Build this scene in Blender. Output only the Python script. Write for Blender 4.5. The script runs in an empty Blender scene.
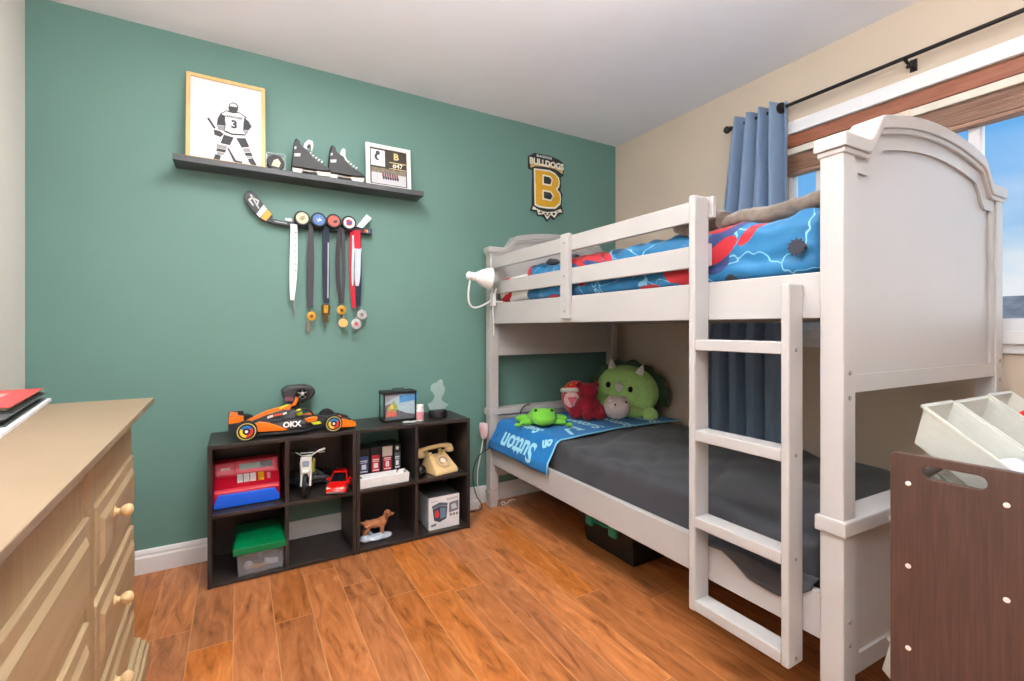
import bpy, bmesh, math, random
from mathutils import Vector, Matrix, noise
from mathutils.geometry import tessellate_polygon
random.seed(7)
C = bpy.context.scene.collection
PI = math.pi
def R(d): return math.radians(d)

# ------------------------------------------------------------------ materials
def lin(c):
    def f(v):
        v /= 255.0
        return v/12.92 if v <= .04045 else ((v+.055)/1.055)**2.4
    return (f(c[0]), f(c[1]), f(c[2]), 1.0)
MATS = {}
def newmat(name):
    m = bpy.data.materials.new(name); m.use_nodes = True
    nt = m.node_tree
    return m, nt, nt.nodes, nt.links, nt.nodes['Principled BSDF']
def mat(name, rgb, rough=.5, metal=0., var=.05, scale=25., bump=0., bscale=200., spec=.5, trans=0., sheen=0., coat=0., stretch=None, ior=1.45):
    if name in MATS: return MATS[name]
    m, nt, N, L, P = newmat(name)
    tc = N.new('ShaderNodeTexCoord')
    vec = tc.outputs['Object']
    if stretch:
        mp = N.new('ShaderNodeMapping'); mp.inputs['Scale'].default_value = stretch
        L.new(vec, mp.inputs['Vector']); vec = mp.outputs['Vector']
    nz = N.new('ShaderNodeTexNoise'); nz.inputs['Scale'].default_value = scale; nz.inputs['Detail'].default_value = 4
    L.new(vec, nz.inputs['Vector'])
    c = lin(rgb)
    rp = N.new('ShaderNodeValToRGB')
    rp.color_ramp.elements[0].position = .3; rp.color_ramp.elements[1].position = .7
    rp.color_ramp.elements[0].color = (c[0]*(1-var), c[1]*(1-var), c[2]*(1-var), 1)
    rp.color_ramp.elements[1].color = (min(1, c[0]*(1+var)), min(1, c[1]*(1+var)), min(1, c[2]*(1+var)), 1)
    L.new(nz.outputs['Fac'], rp.inputs['Fac']); L.new(rp.outputs['Color'], P.inputs['Base Color'])
    P.inputs['Roughness'].default_value = rough; P.inputs['Metallic'].default_value = metal
    P.inputs['Specular IOR Level'].default_value = spec; P.inputs['Transmission Weight'].default_value = trans
    P.inputs['Sheen Weight'].default_value = sheen; P.inputs['Coat Weight'].default_value = coat; P.inputs['IOR'].default_value = ior
    if bump:
        n2 = N.new('ShaderNodeTexNoise'); n2.inputs['Scale'].default_value = bscale; n2.inputs['Detail'].default_value = 3
        L.new(vec, n2.inputs['Vector'])
        b = N.new('ShaderNodeBump'); b.inputs['Strength'].default_value = bump; b.inputs['Distance'].default_value = .004
        L.new(n2.outputs['Fac'], b.inputs['Height']); L.new(b.outputs['Normal'], P.inputs['Normal'])
    MATS[name] = m
    return m
def woodmat(name, c1, c2, axis='y', scale=6., rough=.45, streak=14., c3=None):
    if name in MATS: return MATS[name]
    m, nt, N, L, P = newmat(name)
    tc = N.new('ShaderNodeTexCoord'); mp = N.new('ShaderNodeMapping')
    s = {'x': (1, streak, streak), 'y': (streak, 1, streak), 'z': (streak, streak, 1)}[axis]
    mp.inputs['Scale'].default_value = s
    L.new(tc.outputs['Object'], mp.inputs['Vector'])
    nz = N.new('ShaderNodeTexNoise'); nz.inputs['Scale'].default_value = scale; nz.inputs['Detail'].default_value = 6; nz.inputs['Roughness'].default_value = .65
    nz.inputs['Distortion'].default_value = .4
    L.new(mp.outputs['Vector'], nz.inputs['Vector'])
    rp = N.new('ShaderNodeValToRGB'); rp.color_ramp.elements[0].position = .3; rp.color_ramp.elements[1].position = .72
    rp.color_ramp.elements[0].color = lin(c1); rp.color_ramp.elements[1].color = lin(c2)
    if c3:
        e = rp.color_ramp.elements.new(.5); e.color = lin(c3)
    L.new(nz.outputs['Fac'], rp.inputs['Fac']); L.new(rp.outputs['Color'], P.inputs['Base Color'])
    P.inputs['Roughness'].default_value = rough
    MATS[name] = m
    return m
def plasticmat(name, rgb, clear=.35, rough=.35):
    """milky see-through plastic"""
    if name in MATS: return MATS[name]
    m, nt, N, L, P = newmat(name)
    P.inputs['Base Color'].default_value = lin(rgb); P.inputs['Roughness'].default_value = rough
    tl = N.new('ShaderNodeBsdfTranslucent'); tl.inputs['Color'].default_value = lin(rgb)
    tr = N.new('ShaderNodeBsdfTransparent')
    nz = N.new('ShaderNodeTexNoise'); nz.inputs['Scale'].default_value = 12
    mr = N.new('ShaderNodeMapRange'); mr.inputs['To Min'].default_value = clear*.85; mr.inputs['To Max'].default_value = clear*1.15
    L.new(nz.outputs['Fac'], mr.inputs['Value'])
    a = N.new('ShaderNodeMixShader'); a.inputs['Fac'].default_value = .35
    L.new(P.outputs['BSDF'], a.inputs[1]); L.new(tl.outputs['BSDF'], a.inputs[2])
    b = N.new('ShaderNodeMixShader'); L.new(mr.outputs['Result'], b.inputs['Fac'])
    L.new(a.outputs['Shader'], b.inputs[1]); L.new(tr.outputs['BSDF'], b.inputs[2])
    L.new(b.outputs['Shader'], N['Material Output'].inputs['Surface'])
    MATS[name] = m
    return m

# ------------------------------------------------------------------ mesh builder
class MB:
    def __init__(s): s.bm = bmesh.new(); s.M = Matrix.Identity(4)
    def v(s, p): return s.bm.verts.new(s.M @ Vector(p))
    def f(s, vs, mi=0):
        try:
            f = s.bm.faces.new(vs); f.material_index = mi; return f
        except ValueError: return None
    def box(s, x0, x1, y0, y1, z0, z1, mi=0):
        p = [s.v((x, y, z)) for z in (z0, z1) for y in (y0, y1) for x in (x0, x1)]
        for q in ((0,2,3,1),(4,5,7,6),(0,1,5,4),(2,6,7,3),(1,3,7,5),(0,4,6,2)): s.f([p[i] for i in q], mi)
        return s
    def taper(s, b, t, z0, z1, mi=0):   # b, t: (x0,x1,y0,y1)
        p = [s.v((x, y, z)) for r, z in ((b, z0), (t, z1)) for y in r[2:] for x in r[:2]]
        for q in ((0,2,3,1),(4,5,7,6),(0,1,5,4),(2,6,7,3),(1,3,7,5),(0,4,6,2)): s.f([p[i] for i in q], mi)
        return s
    def prism(s, poly, axis, d0, d1, mi=0, hole=None):
        def P3(a, b, d):
            return {'y': (a, d, b), 'x': (d, a, b), 'z': (a, b, d)}[axis]
        loops = [list(poly)] + ([list(hole)] if hole else [])
        flat = [p for l in loops for p in l]
        A = [s.v(P3(a, b, d0)) for a, b in flat]; B = [s.v(P3(a, b, d1)) for a, b in flat]
        if hole:
            tris = tessellate_polygon([[Vector((a, b, 0)) for a, b in l] for l in loops])
            for t in tris:
                s.f([A[i] for i in t], mi); s.f([B[i] for i in reversed(t)], mi)
        else:
            s.f(A, mi); s.f(list(reversed(B)), mi)
        k = 0
        for l in loops:
            n = len(l)
            for i in range(n):
                j = (i+1) % n
                s.f([A[k+i], A[k+j], B[k+j], B[k+i]], mi)
            k += n
        return s
    def tube(s, pts, r, n=8, mi=0, closed=False):
        pts = [Vector(p) for p in pts]; m = len(pts)
        rs = r if isinstance(r, (list, tuple)) else [r]*m
        t0 = (pts[1]-pts[0]).normalized()
        up = Vector((0,0,1)) if abs(t0.z) < .9 else Vector((1,0,0))
        nx = t0.cross(up).normalized(); rings = []
        for i, p in enumerate(pts):
            if closed: t = (pts[(i+1) % m]-pts[i-1]).normalized()
            else: t = (pts[min(i+1, m-1)]-pts[max(i-1, 0)]).normalized()
            nx = (nx-t*nx.dot(t)).normalized(); ny = t.cross(nx)
            rings.append([s.v(p+(nx*math.cos(a)+ny*math.sin(a))*rs[i]) for a in [2*PI*k/n for k in range(n)]])
        for i in range(m if closed else m-1):
            a, b = rings[i], rings[(i+1) % m]
            for k in range(n): s.f([a[k], a[(k+1) % n], b[(k+1) % n], b[k]], mi)
        if not closed: s.f(list(reversed(rings[0])), mi); s.f(rings[-1], mi)
        return s
    def lathe(s, prof, c=(0,0,0), axis='z', n=24, mi=0, M=None):
        rings = []
        for r, h in prof:
            ring = []
            for k in range(n):
                a = 2*PI*k/n; u, w = max(r, 1e-5)*math.cos(a), max(r, 1e-5)*math.sin(a)
                p = {'z': (u, w, h), 'y': (u, h, w), 'x': (h, u, w)}[axis]
                p = Vector(p)
                if M: p = M @ p
                ring.append(s.v(p+Vector(c)))
            rings.append(ring)
        for a, b in zip(rings, rings[1:]):
            for k in range(n): s.f([a[k], a[(k+1) % n], b[(k+1) % n], b[k]], mi)
        s.f(list(reversed(rings[0])), mi); s.f(rings[-1], mi)
        return s
    def ell(s, c, r, rot=(0,0,0), seg=20, mi=0):
        if not isinstance(r, (list, tuple)): r = (r, r, r)
        from mathutils import Euler
        Q = s.M @ Matrix.Translation(c) @ Euler(rot).to_matrix().to_4x4() @ Matrix.Diagonal((r[0], r[1], r[2], 1))
        g = bmesh.ops.create_uvsphere(s.bm, u_segments=seg, v_segments=max(6, seg*2//3), radius=1, matrix=Q)
        for vv in g['verts']:
            for f in vv.link_faces: f.material_index = mi
        return s
    def cushion(s, x0, x1, y0, y1, z0, z1, r, n=(8,8,3), mi=0, fn=None):
        """rounded box with a grid, optional displacement fn(p)->Vector"""
        lo = (x0, y0, z0); hi = (x1, y1, z1); verts = {}
        def vert(i, j, k):
            key = (i, j, k)
            if key in verts: return verts[key]
            p = Vector([lo[a]+(hi[a]-lo[a])*q/n[a] for a, q in enumerate(key)])
            inn = Vector([min(max(p[a], lo[a]+r), hi[a]-r) for a in range(3)])
            d = p-inn
            if d.length > 1e-9: 
                p = inn+d.normalized()*r
            if fn: p = p+fn(p)
            verts[key] = s.v(p); return verts[key]
        def face(ax, side):
            o = [a for a in range(3) if a != ax]
            for i in range(n[o[0]]):
                for j in range(n[o[1]]):
                    q = []
                    for di, dj in ((0,0),(1,0),(1,1),(0,1)):
                        key = [0,0,0]; key[ax] = n[ax] if side else 0; key[o[0]] = i+di; key[o[1]] = j+dj
                        q.append(vert(*key))
                    s.f(q, mi)
        for ax in range(3): face(ax, 0); face(ax, 1)
        return s
    def sheet(s, fn, nu, nv, mi=0):
        g = [[s.v(fn(i/nu, j/nv)) for j in range(nv+1)] for i in range(nu+1)]
        for i in range(nu):
            for j in range(nv): s.f([g[i][j], g[i+1][j], g[i+1][j+1], g[i][j+1]], mi)
        return s
    def build(s, name, mats, parent=None, world=True, smooth=False, bevel=0, bseg=2, sub=0, solid=0, remesh=0, label=None, cat=None, group=None, kind=None, soft=0, recalc=True, base=True, ang=.7):
        bm = s.bm
        if recalc: bmesh.ops.recalc_face_normals(bm, faces=bm.faces)
        off = Vector((0,0,0))
        if parent is not None and world: off = wloc(parent)
        elif parent is None and base and bm.verts:
            xs = [v.co for v in bm.verts]
            off = Vector(((min(v.x for v in xs)+max(v.x for v in xs))/2, (min(v.y for v in xs)+max(v.y for v in xs))/2, min(v.z for v in xs)))
        if off.length: bmesh.ops.translate(bm, verts=bm.verts, vec=-off)
        if smooth:
            for f in bm.faces: f.smooth = True
            for e in bm.edges:
                if len(e.link_faces) == 2 and e.calc_face_angle(0) > ang: e.smooth = False
        me = bpy.data.meshes.new(name); bm.to_mesh(me); bm.free()
        for m in (mats if isinstance(mats, (list, tuple)) else [mats]): me.materials.append(m)
        o = bpy.data.objects.new(name, me); C.objects.link(o)
        if parent is not None: o.parent = parent
        else: o.location = off
        if bevel:
            md = o.modifiers.new('edge', 'BEVEL'); md.width = bevel; md.segments = bseg; md.limit_method = 'ANGLE'; md.angle_limit = R(35)
        if remesh:
            md = o.modifiers.new('fuse', 'REMESH'); md.mode = 'VOXEL'; md.voxel_size = remesh; md.use_smooth_shade = True
            md = o.modifiers.new('soft', 'SMOOTH'); md.iterations = soft or 8; md.factor = .5
        if solid:
            md = o.modifiers.new('thick', 'SOLIDIFY'); md.thickness = solid; md.offset = 0
        if sub:
            md = o.modifiers.new('sub', 'SUBSURF'); md.levels = sub; md.render_levels = sub
        if label: o['label'] = label
        if cat: o['category'] = cat
        if group: o['group'] = group
        if kind: o['kind'] = kind
        return o
def wloc(o):
    v = Vector((0,0,0))
    while o is not None: v += o.location; o = o.parent
    return v
def thing(name, label, cat, loc=(0,0,0), rz=0., group=None):
    o = bpy.data.objects.new(name, None); C.objects.link(o); o.empty_display_size = .05
    o.location = loc; o.rotation_euler = (0,0,rz); o['label'] = label; o['category'] = cat
    if group: o['group'] = group
    return o
def dup(root, loc, rz=None, label=None, group=None):
    r = root.copy(); C.objects.link(r); r.location = loc
    if rz is not None: r.rotation_euler = (0,0,rz)
    if label: r['label'] = label
    if group: r['group'] = group
    for ch in list(root.children):
        c = ch.copy(); C.objects.link(c); c.parent = r
        for g in list(ch.children):
            d = g.copy(); C.objects.link(d); d.parent = c
    return r
def text_mesh(body, size, extrude=.0004, bold=0., align='CENTER'):
    cu = bpy.data.curves.new('lettering', 'FONT'); cu.body = body; cu.size = size; cu.extrude = extrude; cu.offset = bold
    cu.align_x = align; cu.align_y = 'CENTER'; cu.resolution_u = 3
    o = bpy.data.objects.new('lettering', cu); C.objects.link(o)
    dg = bpy.context.evaluated_depsgraph_get(); dg.update()
    me = bpy.data.meshes.new_from_object(o.evaluated_get(dg))
    bpy.data.objects.remove(o); bpy.data.curves.remove(cu)
    return me
def text(body, size, m, parent, M, name='lettering', extrude=.0004, bold=0., world=True):
    me = text_mesh(body, size, extrude, bold)
    off = wloc(parent) if (parent is not None and world) else Vector((0,0,0))
    me.transform(Matrix.Translation(-off) @ M)
    me.materials.clear(); me.materials.append(m)
    o = bpy.data.objects.new(name, me); C.objects.link(o)
    if parent is not None: o.parent = parent
    return o
RX90 = Matrix.Rotation(PI/2, 4, 'X')
def T(x, y, z): return Matrix.Translation((x, y, z))
def RZ(a): return Matrix.Rotation(a, 4, 'Z')
def RXm(a): return Matrix.Rotation(a, 4, 'X')
def RYm(a): return Matrix.Rotation(a, 4, 'Y')

# common materials
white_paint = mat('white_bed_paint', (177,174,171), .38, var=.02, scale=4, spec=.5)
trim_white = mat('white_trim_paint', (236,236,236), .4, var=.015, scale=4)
black = mat('black_plastic', (24,24,26), .42)
steel = mat('grey_metal', (140,140,142), .35, metal=.9)
brass = mat('gold_medal_metal', (196,150,60), .35, metal=.7, var=.2, scale=60)
silver = mat('silver_medal_metal', (190,190,188), .35, metal=.6, var=.15, scale=60)
white_pl = mat('white_plastic', (235,235,233), .35)
red_pl = mat('red_plastic', (205,22,40), .35)
SKY, P_WIN, P_FILL, P_BNC, EXPO = .92, 4., 22., 114., 0.11
# ================================================================== THE ROOM
XL, XR, YB, YF, HC = -.746, 2.44, 2.64, -1.7, 2.45
def st(o):
    o['kind'] = 'structure'; return o
# --- floor: glossy laminate planks running along Y
def floor_mat():
    m, nt, N, L, P = newmat('laminate_planks')
    tc = N.new('ShaderNodeTexCoord'); sp = N.new('ShaderNodeSeparateXYZ'); L.new(tc.outputs['Object'], sp.inputs[0])
    def mth(op, a, b=None, c=None):
        n = N.new('ShaderNodeMath'); n.operation = op
        for i, x in enumerate((a, b, c)):
            if x is None: continue
            if isinstance(x, (int, float)): n.inputs[i].default_value = x
            else: L.new(x, n.inputs[i])
        return n.outputs[0]
    W_, Ln = .132, 1.18
    px = mth('DIVIDE', mth('ADD', sp.outputs['X'], 5.03), W_); row = mth('FLOOR', px)
    wn = N.new('ShaderNodeTexWhiteNoise'); wn.noise_dimensions = '1D'; L.new(row, wn.inputs['W'])
    py = mth('DIVIDE', mth('ADD', mth('ADD', sp.outputs['Y'], 9.), mth('MULTIPLY', wn.outputs['Value'], 3.7)), Ln); col = mth('FLOOR', py)
    cb = N.new('ShaderNodeCombineXYZ'); L.new(row, cb.inputs[0]); L.new(col, cb.inputs[1])
    w2 = N.new('ShaderNodeTexWhiteNoise'); w2.noise_dimensions = '2D'; L.new(cb.outputs[0], w2.inputs['Vector'])
    # grain
    gx = N.new('ShaderNodeCombineXYZ')
    L.new(mth('ADD', mth('MULTIPLY', sp.outputs['X'], 22.), mth('MULTIPLY', w2.outputs['Value'], 50.)), gx.inputs[0])
    L.new(mth('MULTIPLY', sp.outputs['Y'], 4.2), gx.inputs[1]); L.new(mth('MULTIPLY', w2.outputs['Value'], 30.), gx.inputs[2])
    n1 = N.new('ShaderNodeTexNoise'); n1.inputs['Scale'].default_value = 1.; n1.inputs['Detail'].default_value = 7; n1.inputs['Roughness'].default_value = .62; n1.inputs['Distortion'].default_value = 1.3
    L.new(gx.outputs[0], n1.inputs['Vector'])
    rp = N.new('ShaderNodeValToRGB'); cr = rp.color_ramp
    cr.elements[0].position = .27; cr.elements[0].color = lin((116,68,40))
    cr.elements[1].position = .72; cr.elements[1].color = lin((204,138,90))
    e = cr.elements.new(.42); e.color = lin((166,102,61))
    e = cr.elements.new(.55); e.color = lin((184,116,72))
    L.new(n1.outputs['Fac'], rp.inputs['Fac'])
    hs = N.new('ShaderNodeHueSaturation'); L.new(rp.outputs['Color'], hs.inputs['Color'])
    L.new(mth('ADD', mth('MULTIPLY', w2.outputs['Value'], .3), .77), hs.inputs['Value'])
    L.new(mth('ADD', mth('MULTIPLY', w2.outputs['Color'], .12), .97), hs.inputs['Saturation'])
    # seams
    fx = mth('FRACT', px); fy = mth('FRACT', py)
    sx = mth('LESS_THAN', mth('MINIMUM', fx, mth('SUBTRACT', 1., fx)), .013)
    sy = mth('LESS_THAN', mth('MINIMUM', fy, mth('SUBTRACT', 1., fy)), .0017)
    seam = mth('MAXIMUM', sx, sy)
    mx = N.new('ShaderNodeMix'); mx.data_type = 'RGBA'
    L.new(mth('MULTIPLY', seam, .55), mx.inputs['Factor']); L.new(hs.outputs['Color'], mx.inputs['A']); mx.inputs['B'].default_value = lin((205,148,100))
    L.new(mx.outputs['Result'], P.inputs['Base Color'])
    P.inputs['Roughness'].default_value = .3; P.inputs['Specular IOR Level'].default_value = .45
    bp = N.new('ShaderNodeBump'); bp.inputs['Strength'].default_value = .12; bp.inputs['Distance'].default_value = .002
    L.new(n1.outputs['Fac'], bp.inputs['Height']); L.new(bp.outputs['Normal'], P.inputs['Normal'])
    return m
st(MB().box(XL-.1, XR+.25, YF-.1, YB+.1, -.1, 0).build('floor', floor_mat(), base=False))
ceil_m = mat('ceiling_paint', (240,240,244), .9, var=.012, scale=3, bump=.15, bscale=120, spec=.2)
st(MB().box(XL-.1, XR+.25, YF-.1, YB+.1, HC, HC+.1).build('ceiling', ceil_m, base=False))
green = mat('green_wall_paint', (101,137,128), .55, var=.025, scale=2.2, bump=.06, bscale=160, spec=.4)
beige = mat('beige_wall_paint', (202,186,167), .7, var=.02, scale=2.5, bump=.06, bscale=160, spec=.3)
st(MB().box(XL-.1, XR+.25, YB, YB+.1, 0, HC).build('wall_back', green, base=False))
left_m = mat('pale_beige_wall_paint', (232,227,218), .7, var=.02, scale=2.5, spec=.3)
st(MB().box(XL-.1, XL, YF, YB, 0, HC).build('wall_left', left_m, base=False))
st(MB().box(XL-.1, XR+.25, YF-.1, YF, 0, HC).build('wall_front', left_m, base=False))
# right wall with the window opening
WY0, WY1, WZ0, WZ1 = -.95, 1.402, 1.075, 2.08
hole = [(WY0, WZ0), (WY1, WZ0), (WY1, WZ1), (WY0, WZ1)]
st(MB().prism([(YF, 0), (YB, 0), (YB, HC), (YF, HC)], 'x', XR, XR+.16, hole=hole).build('wall_right', beige, base=False))
# baseboards with a small ogee step
def bb(name, p0, p1, nrm):
    mb = MB(); p0 = Vector(p0); p1 = Vector(p1); n = Vector(nrm)
    prof = [(0, 0), (.015, 0), (.015, .07), (.011, .078), (.011, .088), (.006, .1), (0, .104)]
    A = [mb.v((p0.x+n.x*d, p0.y+n.y*d, z)) for d, z in prof]; B = [mb.v((p1.x+n.x*d, p1.y+n.y*d, z)) for d, z in prof]
    k = len(prof)
    for i in range(k): mb.f([A[i], A[(i+1) % k], B[(i+1) % k], B[i]])
    mb.f(A); mb.f(list(reversed(B)))
    return st(mb.build(name, trim_white, base=False))
bb('baseboard_back', (XL, YB, 0), (XR, YB, 0), (0, -1, 0))
bb('baseboard_right', (XR, YF, 0), (XR, YB, 0), (-1, 0, 0))
bb('baseboard_left', (XL, YF, 0), (XL, YB, 0), (1, 0, 0))
# window: casing, frame, mullions, glass
mb = MB(); g = .012
mb.box(XR-.018, XR, WY0-.065, WY1+.012, WZ1, WZ1+.062)                     # head casing
mb.box(XR-.018, XR, WY1-.004, WY1+.012, WZ0-.04, WZ1)
mb.box(XR-.018, XR, WY0-.065, WY0, WZ0-.04, WZ1)
mb.box(XR-.03, XR+.12, WY0-.065, WY1+.02, WZ0-.04, WZ0+.01)               # sill
mb.box(XR-.014, XR, WY0-.065, WY1+.012, WZ0-.075, WZ0-.04)
st(mb.build('trim_1', trim_white, base=False, bevel=.003))
mb = MB(); fx0, fx1 = XR+.075, XR+.13
mb.box(fx0, fx1, WY0, WY1, WZ0+.01, WZ0+.055); mb.box(fx0, fx1, WY0, WY1, WZ1-.05, WZ1)
mb.box(fx0, fx1, WY1-.018, WY1, WZ0+.05, WZ1-.05); mb.box(fx0, fx1, WY0, WY0+.035, WZ0+.05, WZ1-.05)
for a, b in ((1.232, 1.270), (.662, .698), (-.35, -.31)): mb.box(fx0, fx1, a, b, WZ0+.05, WZ1-.05)
win = st(mb.build('window_1', trim_white, base=False, bevel=.003))
almond = mat('almond_mullion_paint', (226,208,188), .5)
st(MB().box(XR+.01, XR+.135, .86, 1.06, WZ0+.01, WZ1).build('window_post', almond, win))
gm, nt, N, L, P = newmat('window_glass')
tb = N.new('ShaderNodeBsdfTransparent'); gb = N.new('ShaderNodeBsdfGlossy'); gb.inputs['Roughness'].default_value = .02
mxs = N.new('ShaderNodeMixShader'); fr = N.new('ShaderNodeFresnel'); fr.inputs['IOR'].default_value = 1.25
L.new(fr.outputs[0], mxs.inputs['Fac']); L.new(tb.outputs[0], mxs.inputs[1]); L.new(gb.outputs[0], mxs.inputs[2]); L.new(mxs.outputs[0], N['Material Output'].inputs['Surface'])
st(MB().box(XR+.1, XR+.104, WY0+.01, WY1-.01, WZ0+.03, WZ1-.03).build('window_glass', gm, win))
# wood blinds pulled up
cherry = woodmat('cherry_blind_wood', (128,72,48), (168,104,76), 'y', 8, .4)
slatw = woodmat('striated_blind_wood', (112,74,56), (176,136,112), 'y', 5, .45, streak=40)
cream = mat('cream_headrail', (226,218,204), .5)
val = thing('blind_valance', 'long reddish-brown wood valance under the white window head trim', 'valance', (XR+.01, .2, 1.99))
MB().box(XR+.004, XR+.02, WY0+.01, WY1-.008, 2.018, 2.079).build('board', cherry, val, bevel=.003)
MB().box(XR+.012, XR+.09, WY0+.01, WY1-.008, 1.985, 2.0175).build('headrail', cream, val, bevel=.002)
def blind(y0, y1, label, z0=1.885):
    t = thing('wood_blind', label, 'blind', (XR+.05, (y0+y1)/2, z0), group='raised wood blinds')
    n = 14; pitch = (1.984-z0-.02)/n
    for i in range(n):
        z = z0+.02+i*pitch; d = .0015*(i % 2)
        MB().box(XR+.034-d, XR+.084, y0+d, y1-d, z, z+pitch*.8).build('slat', slatw, t)
    MB().box(XR+.032, XR+.086, y0, y1, z0, z0+.017).build('bottom_rail', slatw, t, bevel=.003)
blind(1.062, WY1-.006, 'short wood blind raised in the left pane beside the blue curtain')
blind(WY0+.01, .855, 'wide wood blind raised above the sky at the right picture edge')
# curtain rod
rod_m = mat('dark_bronze', (46,42,40), .4, metal=.6)
rod = thing('curtain_rod', 'thin dark bronze curtain rod across the window wall', 'curtain rod', (2.36, .5, 2.2))
MB().tube([(2.36, 1.63, 2.2), (2.36, -1.1, 2.2)], .0085, 12).build('rod', rod_m, rod, smooth=True)
for ys in (1.63, -1.1):
    sg = 1 if ys > 0 else -1
    MB().lathe([(.009, 0), (.014, .004*sg), (.011, .012*sg), (.019, .02*sg), (.02, .03*sg), (.013, .04*sg), (.004, .043*sg)], (2.36, ys, 2.2), 'y', 16).build('finial', rod_m, rod, smooth=True)
for yb in (.845, 1.6, -.9):
    mb = MB(); mb.box(XR-.006, XR, yb-.012, yb+.012, 2.165, 2.215); mb.tube([(XR-.004, yb, 2.185), (2.385, yb, 2.183), (2.36, yb, 2.189)], .006, 8)
    mb.tube([(2.36+.012*math.cos(a), yb, 2.2+.012*math.sin(a)) for a in [PI+PI*k/8 for k in range(9)]], .005, 6)
    mb.lathe([(.005, 0), (.008, .003), (.008, .01), (.003, .013)], (2.385, yb, 2.165), 'z', 10)
    MB_ = mb.build('bracket', rod_m, rod)
# curtain
cur_m, nt, N, L, P = newmat('blue_curtain_cloth')
tl = N.new('ShaderNodeBsdfTranslucent'); nz = N.new('ShaderNodeTexNoise'); nz.inputs['Scale'].default_value = 300
rp = N.new('ShaderNodeValToRGB'); rp.color_ramp.elements[0].color = lin((136,160,190)); rp.color_ramp.elements[1].color = lin((150,174,204))
L.new(nz.outputs['Fac'], rp.inputs['Fac']); L.new(rp.outputs['Color'], P.inputs['Base Color']); P.inputs['Roughness'].default_value = .7
tl.inputs['Color'].default_value = lin((160,190,225)); P.inputs['Sheen Weight'].default_value = .2
mxs = N.new('ShaderNodeMixShader'); mxs.inputs['Fac'].default_value = .3
L.new(P.outputs[0], mxs.inputs[1]); L.new(tl.outputs[0], mxs.inputs[2]); L.new(mxs.outputs[0], N['Material Output'].inputs['Surface'])
cur = thing('curtain', 'slate blue grommet curtain bunched at the far end of the rod', 'curtain', (2.385, 1.5, .4))
def cfn(u, v):
    z = 2.228-(2.228-.12)*v
    sp = .142+.095*min(1, v*1.7)                       # half width spreads downwards
    yc = 1.473+.095*min(1, v*1.7)
    ph = u*2*PI*4.5
    amp = .047*(1-.2*v)
    x = 2.350+.03*min(1, v*2)+amp*math.sin(ph)+.006*math.sin(ph*2.3+v*5)
    if z < 1.6: x = min(max(x, 2.349), 2.43)
    else: x = min(max(x, 2.295), 2.418)
    y = yc+(u-.5)*2*sp+.012*math.cos(ph)*math.sin(v*3)
    return (x, y, z)
MB().sheet(cfn, 130, 40).build('cloth', cur_m, cur, smooth=True, solid=.0025, recalc=False, ang=3)
for k in range(1):
    yg = 1.352
    MB().lathe([(.017, -.004), (.027, -.004), (.027, .004), (.017, .004), (.017, -.004)], (2.36, yg, 2.2), 'y', 20, M=Matrix.Rotation(R(-38), 3, 'Z')).build('grommet', rod_m, cur, smooth=True)
# neighbour's house outside
nb = thing('neighbor_house', 'grey shingled roof of a neighboring house seen low through the window', 'house', (24, 4.5, -3))
shg = mat('roof_shingles', (120,118,118), .9, var=.3, scale=3)
MB().box(20, 28, 0, 9, -3, .75).build('wall', mat('neighbor_siding', (150,146,140), .8), nb)
MB().prism([(19.5, .6), (28.5, .6), (26, 2.15), (22, 2.15)], 'y', -.4, 9.4).build('roof', shg, nb)
# ================================================================== BUNK BED
bed = thing('bunk_bed', 'white wooden twin bunk bed with arched ends and attached ladder beside the window', 'bunk bed', (1.32, .6, 0))
BX0, BX1 = 1.32, 2.35; BW = BX1-BX0; PT = .058
bolt_m = mat('bolt_metal', (150,146,140), .4, metal=.6)
def arc(cx, cz, hw, rise, n): return [(cx+hw*math.sin(R(-60)+R(120)*i/n)/math.sin(R(60)), cz+rise*(math.cos(R(-60)+R(120)*i/n)-.5)/.5) for i in range(n+1)]
def crown_prof(base, sh, rise, x0, x1, flat=.105, sw=.085):
    """top outline: flat - S curve - arch - S curve - flat"""
    pts = [(x0, base)]; cx = BW/2
    xa = flat; xb = flat+sw
    for i in range(9):
        t = i/8; pts.append((xa+(xb-xa)*t, base+sh*(3*t*t-2*t*t*t)))
    for i in range(1, 24):
        t = i/24; x = xb+(BW-2*xb)*t
        pts.append((x, base+sh+rise*(1-(2*t-1)**2)))
    for i in range(9):
        t = 1-i/8; pts.append((BW-xa-(xb-xa)*t, base+sh*(3*t*t-2*t*t*t)))
    pts.append((x1, base))
    return pts
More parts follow.
